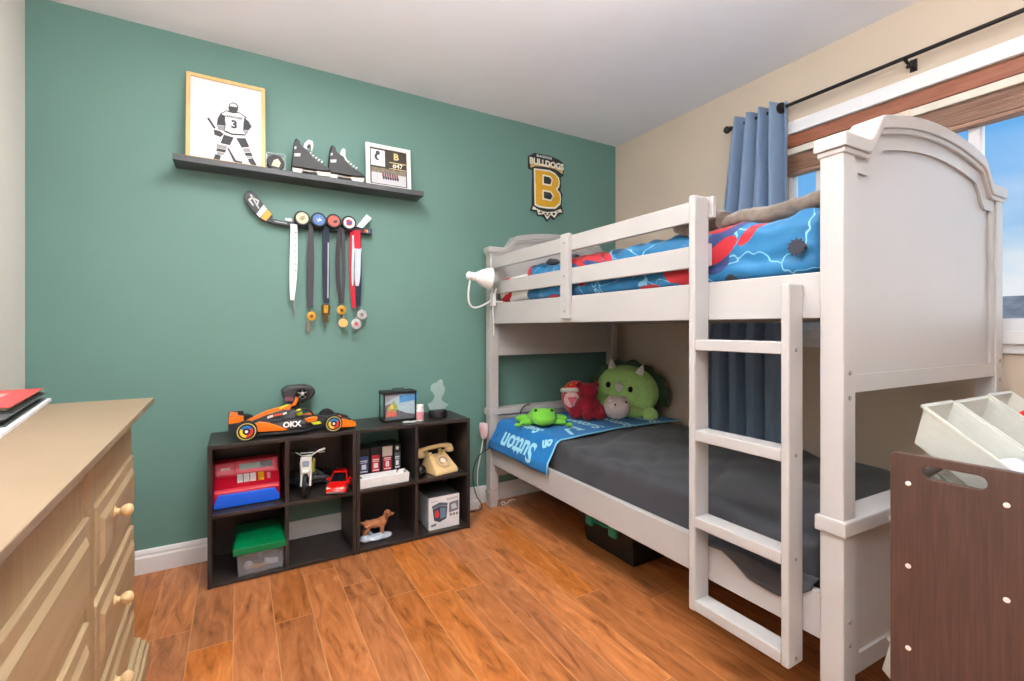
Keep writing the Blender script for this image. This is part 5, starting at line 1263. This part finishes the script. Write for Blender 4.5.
for k in range(5):
    a = 2*PI*k/5+.3; mb.tube([(.272,2.500,ZT+.172), (.272+.025*math.cos(a),2.502,ZT+.172+.025*math.sin(a))], .004, 6)
mb.build('spokes', mat('remote_spoke_grey', (110,110,110), .4), w_)
MB().lathe([(.008,.004), (.008,-.006), (.003,-.008)], (.272, 2.500, ZT+.172), 'y', 16).build('hub', mat('remote_silver', (190,188,184), .3, metal=.4), w_, smooth=True)
MB().box(.196, .232, 2.5125, 2.517, ZT+.140, ZT+.158).build('badge', mat('remote_badge', (120,70,86), .5), rm)
# --- toy aquarium
aq = thing('toy_aquarium', 'small toy aquarium with black rim and colourful underwater picture on the cube shelf', 'toy aquarium', (.725, 2.48, ZT))
ax0, ax1, ay0, ay1, ah = .652, .826, 2.430, 2.525, .160
MB().box(ax0, ax1, ay0, ay1, ZT, ZT+.014).build('base', black, aq, bevel=.002)
MB().prism([(ax0-.002,ZT+ah-.014),(ax1+.002,ZT+ah-.014),(ax1+.002,ZT+ah),(ax0-.002,ZT+ah)], 'y', ay0-.002, ay1+.002).build('rim', black, aq, bevel=.002)
mb = MB(); mb.tube([(ax0+.06,2.487,ZT+ah), (ax0+.065,2.487,ZT+ah+.010), (ax0+.12,2.487,ZT+ah+.010), (ax0+.125,2.487,ZT+ah)], .003, 8); mb.build('handle', black, aq, smooth=True)
for x in (ax0, ax1-.006):
    for y in (ay0, ay1-.006): MB().box(x, x+.006, y, y+.006, ZT+.014, ZT+ah-.014).build('corner_post', black, aq)
bpn = MB().box(ax0+.006, ax1-.006, ay0+.010, ay0+.014, ZT+.014, ZT+ah-.014).build('picture', mat('aquarium_pale_water', (170,196,206), .4, var=.08, scale=40), aq)
def aqp(pts, m, name, d=0): return MB().prism([(ax0+x, ZT+z) for x, z in pts], 'y', ay0+.0085-d*.0006, ay0+.0105).build(name, m, bpn)
aqp([(.085,.098),(.18,.110),(.18,.150),(.085,.140)], mat('aquarium_blue', (52,150,214), .4, var=.2, scale=60), 'sky_band', 1)
aqp([(.01,.10),(.04,.118),(.085,.142),(.085,.150),(.008,.150)], mat('aquarium_grey', (146,150,156), .4), 'rock_band', 1)
aqp([(.008,.016),(.18,.016),(.18,.030),(.12,.044),(.08,.060),(.05,.100),(.008,.09)], mat('aquarium_dark_rock', (88,82,92), .5, var=.3, scale=60), 'dark_rock', 2)
aqp([(.018,.070),(.055,.112),(.075,.075),(.060,.050),(.020,.048)], mat('aquarium_green', (140,166,50), .5, var=.3, scale=90), 'weed', 3)
aqp([(.014,.030),(.020,.064),(.035,.056),(.045,.070),(.058,.052),(.066,.060),(.070,.030)], mat('aquarium_coral', (226,90,60), .5, var=.3, scale=120), 'coral', 4)
aqp([(.03,.072),(.04,.094),(.052,.090),(.05,.070)], mat('aquarium_yellow', (236,186,60), .5), 'yellow_coral', 4)
gl = MB().box(ax0+.006, ax1-.006, ay0+.001, ay0+.003, ZT+.014, ZT+ah-.014).build('front_pane', plasticmat('thin_clear_pane', (220,230,232), .9, .08), aq)
# --- vitamin bottle and scraps
pbt = thing('pill_bottle', 'small white capped pill bottle with red label in front of the toy aquarium', 'bottle', (.838, 2.405, ZT))
MB().lathe([(.018,0), (.0195,.003), (.0195,.058), (.016,.066), (.013,.068)], (.838,2.405,ZT), 'z', 28).build('body', white_pl, pbt, smooth=True)
MB().lathe([(.0198,.008), (.0198,.050)], (.838,2.405,ZT), 'z', 28).build('label', mat('pill_label', (222,150,156), .5, var=.35, scale=160), pbt, smooth=True)
MB().lathe([(.0185,.066), (.0188,.068), (.0188,.084), (.017,.086), (.002,.0862)], (.838,2.405,ZT), 'z', 32).build('cap', white_pl, pbt, smooth=True)
mb = MB()
mb.sheet(lambda u, v: (.735+.075*u+.008*v, 2.372+.034*v+.006*math.sin(u*7), ZT+.003+.004*abs(noise.noise(Vector((u*6, v*6, 2))))), 16, 8)
mb.build('plastic_wrapper', mat('wrapper_white', (206,210,206), .3), None, smooth=True, solid=.002, label='crumpled pale wrapper lying before the toy aquarium', cat='wrapper')
# --- acrylic night light
al = thing('acrylic_lamp', 'clear acrylic figure lamp on a black round base at the right end of the cubes', 'lamp', (.955, 2.45, ZT))
MB().lathe([(.050,0), (.051,.004), (.051,.030), (.048,.040), (.046,.044), (.01,.044)], (.955,2.45,ZT), 'z', 36).build('base', black, al, smooth=True)
frost = plasticmat('frosted_acrylic', (206,228,224), .45, .3)
MB().prism([(.955+a/100, ZT+b/100) for a, b in [(-4.6,4.2),(-5.9,7.8),(-3.6,8.6),(-2.6,9.6),(-1.9,12.0),(-2.6,13.6),(-4.0,15.2),(-4.0,17.4),(-2.6,18.9),(-.4,19.2),(.4,20.4),(1.8,21.0),(3.0,20.0),(3.0,18.1),(4.2,16.1),(4.0,13.8),(3.2,12.0),(1.9,10.4),(2.9,8.6),(6.6,6.3),(4.6,5.4),(4.4,4.2)]], 'y', 2.4465, 2.4525).build('acrylic_plate', frost, al, bevel=.0008)
# ================================================================== DRESSER
pineA = woodmat('honey_pine', (172,146,110), (190,165,128), 'y', 3, .45, streak=12)
pineV = woodmat('honey_pine_upright', (168,142,106), (186,160,124), 'z', 3, .5, streak=12)
dt = mat('tan_tabletop', (143,122,98), .42, var=.05, scale=6, spec=.45)
knobm = mat('knob_wood', (222,190,140), .35)
dr_ = thing('dresser', 'honey pine dresser with round knobs along the left wall', 'dresser', (-.242, 1.957, 0), rz=R(1.3))
DL, DD, DH = 1.40, .47, .862          # local: x back to front (front at 0), y far to near (negative)
def db_(name, x0, x1, y0, y1, z0, z1, m=pineV, par=None, bevel=.002): return MB().box(x0, x1, y0, y1, z0, z1).build(name, m, par or dr_, world=False, bevel=bevel)
# top with a chamfered under-edge
mb = MB()
mb.prism([(-DD,DH), (0,DH), (0,DH-.016), (-.012,DH-.028), (-DD,DH-.028)], 'y', -DL, -.0)
mb.build('top', dt, dr_, world=False, bevel=.002)
FX = -.050                               # front face of the carcass
db_('carcass', -DD+.01, FX, -DL+.04, -.070, .09, DH-.028)
mb = MB()
for k, (d, z0, z1) in enumerate(((.026,DH-.044,DH-.028), (.018,DH-.056,DH-.044), (.010,DH-.066,DH-.056))):
    mb.box(-DD+.012, FX+d, -DL+.04-d, -.070+d, z0, z1)
mb.build('cornice', pineA, dr_, world=False, bevel=.003)
mb = MB()
for d, z0, z1 in ((.042,0,.062), (.034,.062,.082), (.022,.082,.100), (.010,.100,.112)):
    mb.box(-DD+.012, FX+d, -DL+.04-d, -.070+d, z0, z1)
mb.build('plinth', pineA, dr_, world=False, bevel=.004)
def drawer(y0, y1, z0, z1, knobs):
    d = MB(); 
    def rect(a, za, zb): return [(a[0], za), (a[1], za), (a[1], zb), (a[0], zb)]
    # bevelled drawer front: slab + raised field
    d.box(FX-.002, FX+.010, y0, y1, z0, z1)
    fr = d.build('drawer', pineA, dr_, world=False, bevel=.003)
    i = .030
    m2 = MB(); a = [m2.v((FX+.0095, y, z)) for y, z in ((y0+i,z0+i),(y1-i,z0+i),(y1-i,z1-i),(y0+i,z1-i))]; j = i+.014
    b = [m2.v((FX+.017, y, z)) for y, z in ((y0+j,z0+j),(y1-j,z0+j),(y1-j,z1-j),(y0+j,z1-j))]
    for k in range(4): m2.f([a[k], a[(k+1) % 4], b[(k+1) % 4], b[k]])
    m2.f(b); m2.build('raised_field', pineA, fr, world=False, bevel=0)
    for ky in knobs:
        zc = (z0+z1)/2+.024
        MB().lathe([(.013,.0), (.0135,.002), (.008,.006), (.007,.012), (.011,.015), (.015,.021), (.0158,.027), (.013,.034), (.006,.038), (.001,.0385)], (FX+.016, ky, zc), 'x', 24).build('knob', knobm, fr, world=False, smooth=True)
for z0, z1 in ((.525,.700), (.302,.482), (.118,.265)):
    drawer(-.605, -.10, z0, z1, (-.45,))
    drawer(-1.355, -.665, z0, z1, (-1.285,))
db_('stile', FX-.003, FX+.006, -.662, -.608, .112, .80, pineV)
# --- things on the dresser top
TZ = DH
white_p = mat('white_card', (232,232,234), .6); nbk = mat('notebook_slate', (76,78,80), .5); redb = mat('red_cover', (206,70,70), .45, var=.06)
def slab(name, pts, z0, z1, m, par=None, bevel=.001): return MB().prism(pts, 'z', z0, z1).build(name, m, par, bevel=bevel)
# stack at the back of the top: white board, dark notebook, red book
P0 = Vector((-.508, 2.0)) ; P1 = Vector((-.43, 1.40)); dv = (P1-P0).normalized(); nv_ = Vector((dv.y, -dv.x))
if nv_.x > 0: nv_ = -nv_
def quad(a, b, w, i0=0): 
    A = P0+dv*a+nv_*i0; B_ = P0+dv*b+nv_*i0
    return [tuple(A), tuple(B_), tuple(B_+nv_*w), tuple(A+nv_*w)]
wbd = slab('paper_stack', quad(-.02, .62, .20), TZ, TZ+.010, white_p); wbd['label'] = 'white papers at the bottom of the pile on the dresser'; wbd['category'] = 'papers'
t = thing('notebook', 'dark grey notebook between the white papers and the red book on the dresser', 'notebook', (-.55, 1.7, TZ+.0105))
slab('pages', quad(.012, .52, .17, .024), TZ+.014, TZ+.026, mat('page_edges', (132,126,112), .8), t); slab('cover', quad(.0, .53, .19, .008), TZ+.0265, TZ+.0295, nbk, t); slab('cover', quad(.0, .53, .19, .008), TZ+.0105, TZ+.0138, nbk, t)
t = thing('book', 'red covered book lying on top of the pile on the dresser', 'book', (-.57, 1.75, TZ+.030))
slab('pages', quad(.02, .42, .17, .024), TZ+.034, TZ+.043, mat('book_pages', (226,206,186), .8), t); slab('cover', quad(.01, .44, .19, .014), TZ+.0432, TZ+.0458, redb, t); slab('cover', quad(.01, .44, .19, .014), TZ+.030, TZ+.0338, mat('book_back_cover', (44,40,36), .5), t)
sl_ = slab('cover_stripe', quad(.12, .32, .06, .07), TZ+.0456, TZ+.0463, mat('pink_stripe', (236,170,160), .5), t, 0)

# ================================================================== TOY BIN ORGANISER (front right)
OX, OY = 1.2965, .493
og = thing('toy_organizer', 'dark brown wood toy bin organizer with handle slot at the front right', 'toy organizer', (OX, OY, 0))
# local axes: x = u (back to front along the side panel), y = n (away, across the bins)
u_ = Vector((.0732, -.9973, 0)); n_ = Vector((.9973, .0732, 0))
og.matrix_world = Matrix(((u_.x, n_.x, 0, OX), (u_.y, n_.y, 0, OY), (0, 0, 1, 0), (0, 0, 0, 1)))
wen = woodmat('wenge_laminate', (62,44,38), (88,64,54), 'z', 5, .42, streak=30, c3=(74,53,45))
OW = .62; OD = .245; OHt = .811
def side_panel(y0):
    hole = []
    x0, x1, z0, z1 = .0575, .160, .763, .792; r = (z1-z0)/2; 
    for k in range(9): a = PI/2+PI*k/8; hole.append((x0+r+r*math.cos(a), (z0+z1)/2+r*math.sin(a)))
    for k in range(9): a = -PI/2+PI*k/8; hole.append((x1-r+r*math.cos(a), (z0+z1)/2+r*math.sin(a)))
    out = [(0,0), (OD,0), (OD,OHt-.012)]+[(OD-.012+.012*math.cos(a), OHt-.012+.012*math.sin(a)) for a in (PI/8*k for k in range(1, 5))]+[(.012+.012*math.cos(a), OHt-.012+.012*math.sin(a)) for a in (PI/2+PI/8*k for k in range(0, 5))]
    return MB().prism(out, 'y', y0, y0+.016, hole=hole).build('side_panel', wen, og, world=False, bevel=.0015)
sp1 = side_panel(0); side_panel(OW-.016)
pale = mat('pale_screw_cover', (222,212,204), .4)
for x, z in ((.033,.745), (.033,.560), (.033,.376), (.187,.744), (.187,.557), (.187,.372)):
    MB().lathe([(.0052,.001), (.0052,-.0015), (.003,-.0022)], (x, 0, z), 'y', 16).build('screw_cover', pale, sp1, world=False, smooth=True)
rodm = woodmat('dark_dowel', (64,46,40), (84,62,52), 'y', 6, .4)
for x, z in ((.033,.745), (.033,.560), (.033,.376), (.187,.690), (.187,.500), (.187,.312)):
    MB().tube([(x, .015, z), (x, OW-.015, z)], .010, 12).build('dowel', rodm, og, world=False, smooth=True)
MB().box(.02, .034, .016, OW-.016, .06, .16).build('back_brace', wen, og, world=False, bevel=.001)
# --- translucent bins sit on the dowels, tipped forward
bin_m = plasticmat('milky_bin_plastic', (232,234,226), .36, .4)
UB = Vector((-.0523, -.9986, 0)); NB = Vector((.9986, -.0523, 0)); TILT = R(37)
BH = .085
def bin_mesh(parent, W_, L_=.27):
    mb = MB(); open_box(mb, (.035,L_-.018,.010,W_-.010), (0,L_,0,W_), 0, BH, .0025)
    mb.build('tub', bin_m, parent, world=False, bevel=.003)
    mb = MB(); mb.prism([(-.006,-.004),(L_+.006,-.004),(L_+.006,W_+.004),(-.006,W_+.004)], 'z', BH-.006, BH+.002, hole=[(.003,.003),(L_-.003,.003),(L_-.003,W_-.003),(.003,W_-.003)])
    mb.build('rim', bin_m, parent, world=False, bevel=.002)
def bin_frame(u, wv, z):
    o = Vector((OX, OY, 0))+u_*u+n_*.052+NB*wv
    return Matrix(((UB.x, NB.x, 0, o.x), (UB.y, NB.y, 0, o.y), (0, 0, 1, z), (0, 0, 0, 1))) @ RYm(TILT)
LB = [((0,0), -.001, .0, .848, .140, 'milky white bin nearest the brown side panel in the top row'), ((0,1), .001, .158, .846, .178, 'milky white bin second from the brown side panel in the top row'),
      ((0,2), .002, .346, .850, .135, 'milky white bin third from the brown side panel holding the red toy'),
      ((1,0), -.050, .0, .655, .178, 'milky white bin in the middle row poking out behind the brown side panel'), ((1,1), -.045, .20, .655, .178, 'milky white bin second from the panel in the shaded middle row'),
      ((2,0), -.063, .0, .285, .178, 'milky white bin in the bottom row poking out behind the brown side panel')]
binroots = {}
for key, uu, wv, zz, wd_, lab in LB:
    t = thing('storage_bin', lab, 'bin', group='milky bins in the brown organizer'); bin_mesh(t, wd_)
    t.matrix_world = bin_frame(uu, wv, zz); binroots[key] = t
# contents of the top bins
def inbin(row, k, name, label, cat):
    t = thing(name, label, cat); t.matrix_world = binroots[(row, k)].matrix_basis.copy(); return t
bpy.context.view_layer.update()
t = inbin(0, 0, 'toy_truck', 'white blue and black toy vehicle in the nearest milky bin', 'toy vehicle')
M0 = Matrix.Translation((.195, .066, .050)) @ RZ(.9)
def pb(mb_): mb_.M = M0; return mb_
pb(MB()).prism([(-.05,0),(.05,0),(.05,.02),(.03,.026),(.012,.042),(-.03,.042),(-.05,.026)], 'y', -.022, .022).build('body', mat('toy_white_body', (170,176,188), .35), t, world=False, bevel=.003)
pb(MB()).box(-.046, .046, -.0235, .0235, .006, .014).build('stripe', mat('toy_stripe_blue', (40,80,170), .4), t, world=False)
pb(MB()).taper((-.028,.030,-.0228,.0228), (-.022,.014,-.021,.021), .026, .040).build('windows', mat('toy_window_dark', (30,32,36), .2), t, world=False)
for sx in (-.03, .03):
    for sy in (-.022, .022): pb(MB()).lathe([(.006,-.005), (.012,-.005), (.012,.005), (.006,.005)], (sx, sy, .002), 'y', 18).build('wheel', black, t, world=False, smooth=True)
t = inbin(0, 0, 'toy_block', 'grey flat toy piece seen through the side of the nearest milky bin', 'toy')
mb = MB(); mb.M = Matrix.Translation((.115, .06, .010)) @ RZ(.2); mb.box(-.05, .05, -.028, .028, 0, .022); mb.box(-.03, .02, -.02, .02, .022, .036); mb.build('body', mat('toy_grey', (150,156,158), .5), t, world=False, bevel=.003)
t = inbin(0, 0, 'toy_block', 'mint green toy piece low in the nearest milky bin', 'toy')
mb = MB(); mb.M = Matrix.Translation((.205, .034, .006)) @ RZ(-.3); mb.prism([(-.025,0),(.025,0),(.02,.024),(-.012,.03)], 'y', -.016, .016); mb.build('body', mat('toy_mint', (140,180,160), .5), t, world=False, bevel=.003)
t = inbin(0, 2, 'toy_claw', 'bright red rounded plastic toy in the third milky bin', 'toy')
redt = mat('bright_red_toy', (222,24,34), .35)
mb = MB(); mb.tube([(.062,.066,.056), (.069,.066,.082), (.090,.066,.094), (.12,.066,.090), (.14,.066,.066)], [.012,.014,.016,.015,.012], 12); mb.ell((.105,.066,.070), (.042,.03,.016), (0,.2,0)); mb.build('shell', redt, t, world=False, smooth=True)

# ================================================================== CAMERA, LIGHT, WORLD
cam = bpy.data.cameras.new('camera'); co = bpy.data.objects.new('camera', cam); C.objects.link(co)
co.location = (0, 0, 1.094); co.rotation_euler = (PI/2, 0, R(-30.3))
cam.sensor_width = 36; cam.lens = 469/1024*36; cam.shift_y = -12.5/1024; cam.clip_start = .05
bpy.context.scene.camera = co
w = bpy.data.worlds.new('sky'); bpy.context.scene.world = w; w.use_nodes = True
nt = w.node_tree; N = nt.nodes; L = nt.links; bg = N['Background']
tc = N.new('ShaderNodeTexCoord'); sp = N.new('ShaderNodeSeparateXYZ'); L.new(tc.outputs['Generated'], sp.inputs[0])
rp = N.new('ShaderNodeValToRGB'); cr = rp.color_ramp
cr.elements[0].position = .0; cr.elements[0].color = lin((196,222,242)); cr.elements[1].position = .5; cr.elements[1].color = lin((92,164,236))
e = cr.elements.new(.10); e.color = lin((176,212,240)); e = cr.elements.new(.22); e.color = lin((116,184,242))
L.new(sp.outputs['Z'], rp.inputs['Fac'])
mp = N.new('ShaderNodeMapping'); mp.inputs['Scale'].default_value = (2., 2., 7.); L.new(tc.outputs['Generated'], mp.inputs['Vector'])
nz = N.new('ShaderNodeTexNoise'); nz.inputs['Scale'].default_value = 1.6; nz.inputs['Detail'].default_value = 6; L.new(mp.outputs[0], nz.inputs['Vector'])
cl_ = N.new('ShaderNodeMapRange'); cl_.inputs['From Min'].default_value = .38; cl_.inputs['From Max'].default_value = .62; L.new(nz.outputs['Fac'], cl_.inputs['Value'])
lowz = N.new('ShaderNodeMapRange'); lowz.inputs['From Min'].default_value = .28; lowz.inputs['From Max'].default_value = .05; L.new(sp.outputs['Z'], lowz.inputs['Value'])
mu = N.new('ShaderNodeMath'); mu.operation = 'MULTIPLY'; L.new(cl_.outputs[0], mu.inputs[0]); L.new(lowz.outputs[0], mu.inputs[1])
mx = N.new('ShaderNodeMix'); mx.data_type = 'RGBA'; L.new(mu.outputs[0], mx.inputs['Factor']); L.new(rp.outputs['Color'], mx.inputs['A']); mx.inputs['B'].default_value = lin((238,242,246))
L.new(mx.outputs['Result'], bg.inputs['Color']); bg.inputs['Strength'].default_value = SKY
def area(name, loc, tgt, sx, sy, power, col=(1,1,1)):
    l = bpy.data.lights.new(name, 'AREA'); l.shape = 'RECTANGLE'; l.size = sx; l.size_y = sy; l.energy = power; l.color = col
    o = bpy.data.objects.new(name, l); C.objects.link(o); o.location = loc
    o.rotation_euler = (Vector(tgt)-Vector(loc)).to_track_quat('-Z', 'Y').to_euler(); return o
def point(name, loc, r, power, col=(1,1,1)):
    l = bpy.data.lights.new(name, 'POINT'); l.shadow_soft_size = r; l.energy = power; l.color = col
    o = bpy.data.objects.new(name, l); C.objects.link(o); o.location = loc; return o
area('window_daylight', (2.95, .12, 1.55), (.0, 1.9, 1.3), .95, 1.0, P_WIN, (.9,.96,1))
area('bounce_fill', (.12, .1, 1.8), (.12, .11, 3), 1.0, .6, P_BNC, (.97,.985,1))  # added unseen lamp facing up, fills the room off the ceiling
cl2 = area('ceiling_fill', (.32, 1.58, 2.42), (.32, 1.581, 0), .5, .5, P_FILL, (1,.985,.96)); cl2.data.shape = 'DISK'  # added fill disc below the ceiling, no fixture there; evens out the light
vs = bpy.context.scene.view_settings
vs.view_transform = 'Standard'; vs.look = 'None'; vs.gamma = 1; vs.use_curve_mapping = False; vs.exposure = EXPO
sun = bpy.data.lights.new('sun', 'SUN'); sun.energy = 2.5; sun.angle = .01; so = bpy.data.objects.new('sun', sun); C.objects.link(so); so.rotation_euler = (R(40), 0, R(-70))
bpy.context.scene.cycles.max_bounces = 10
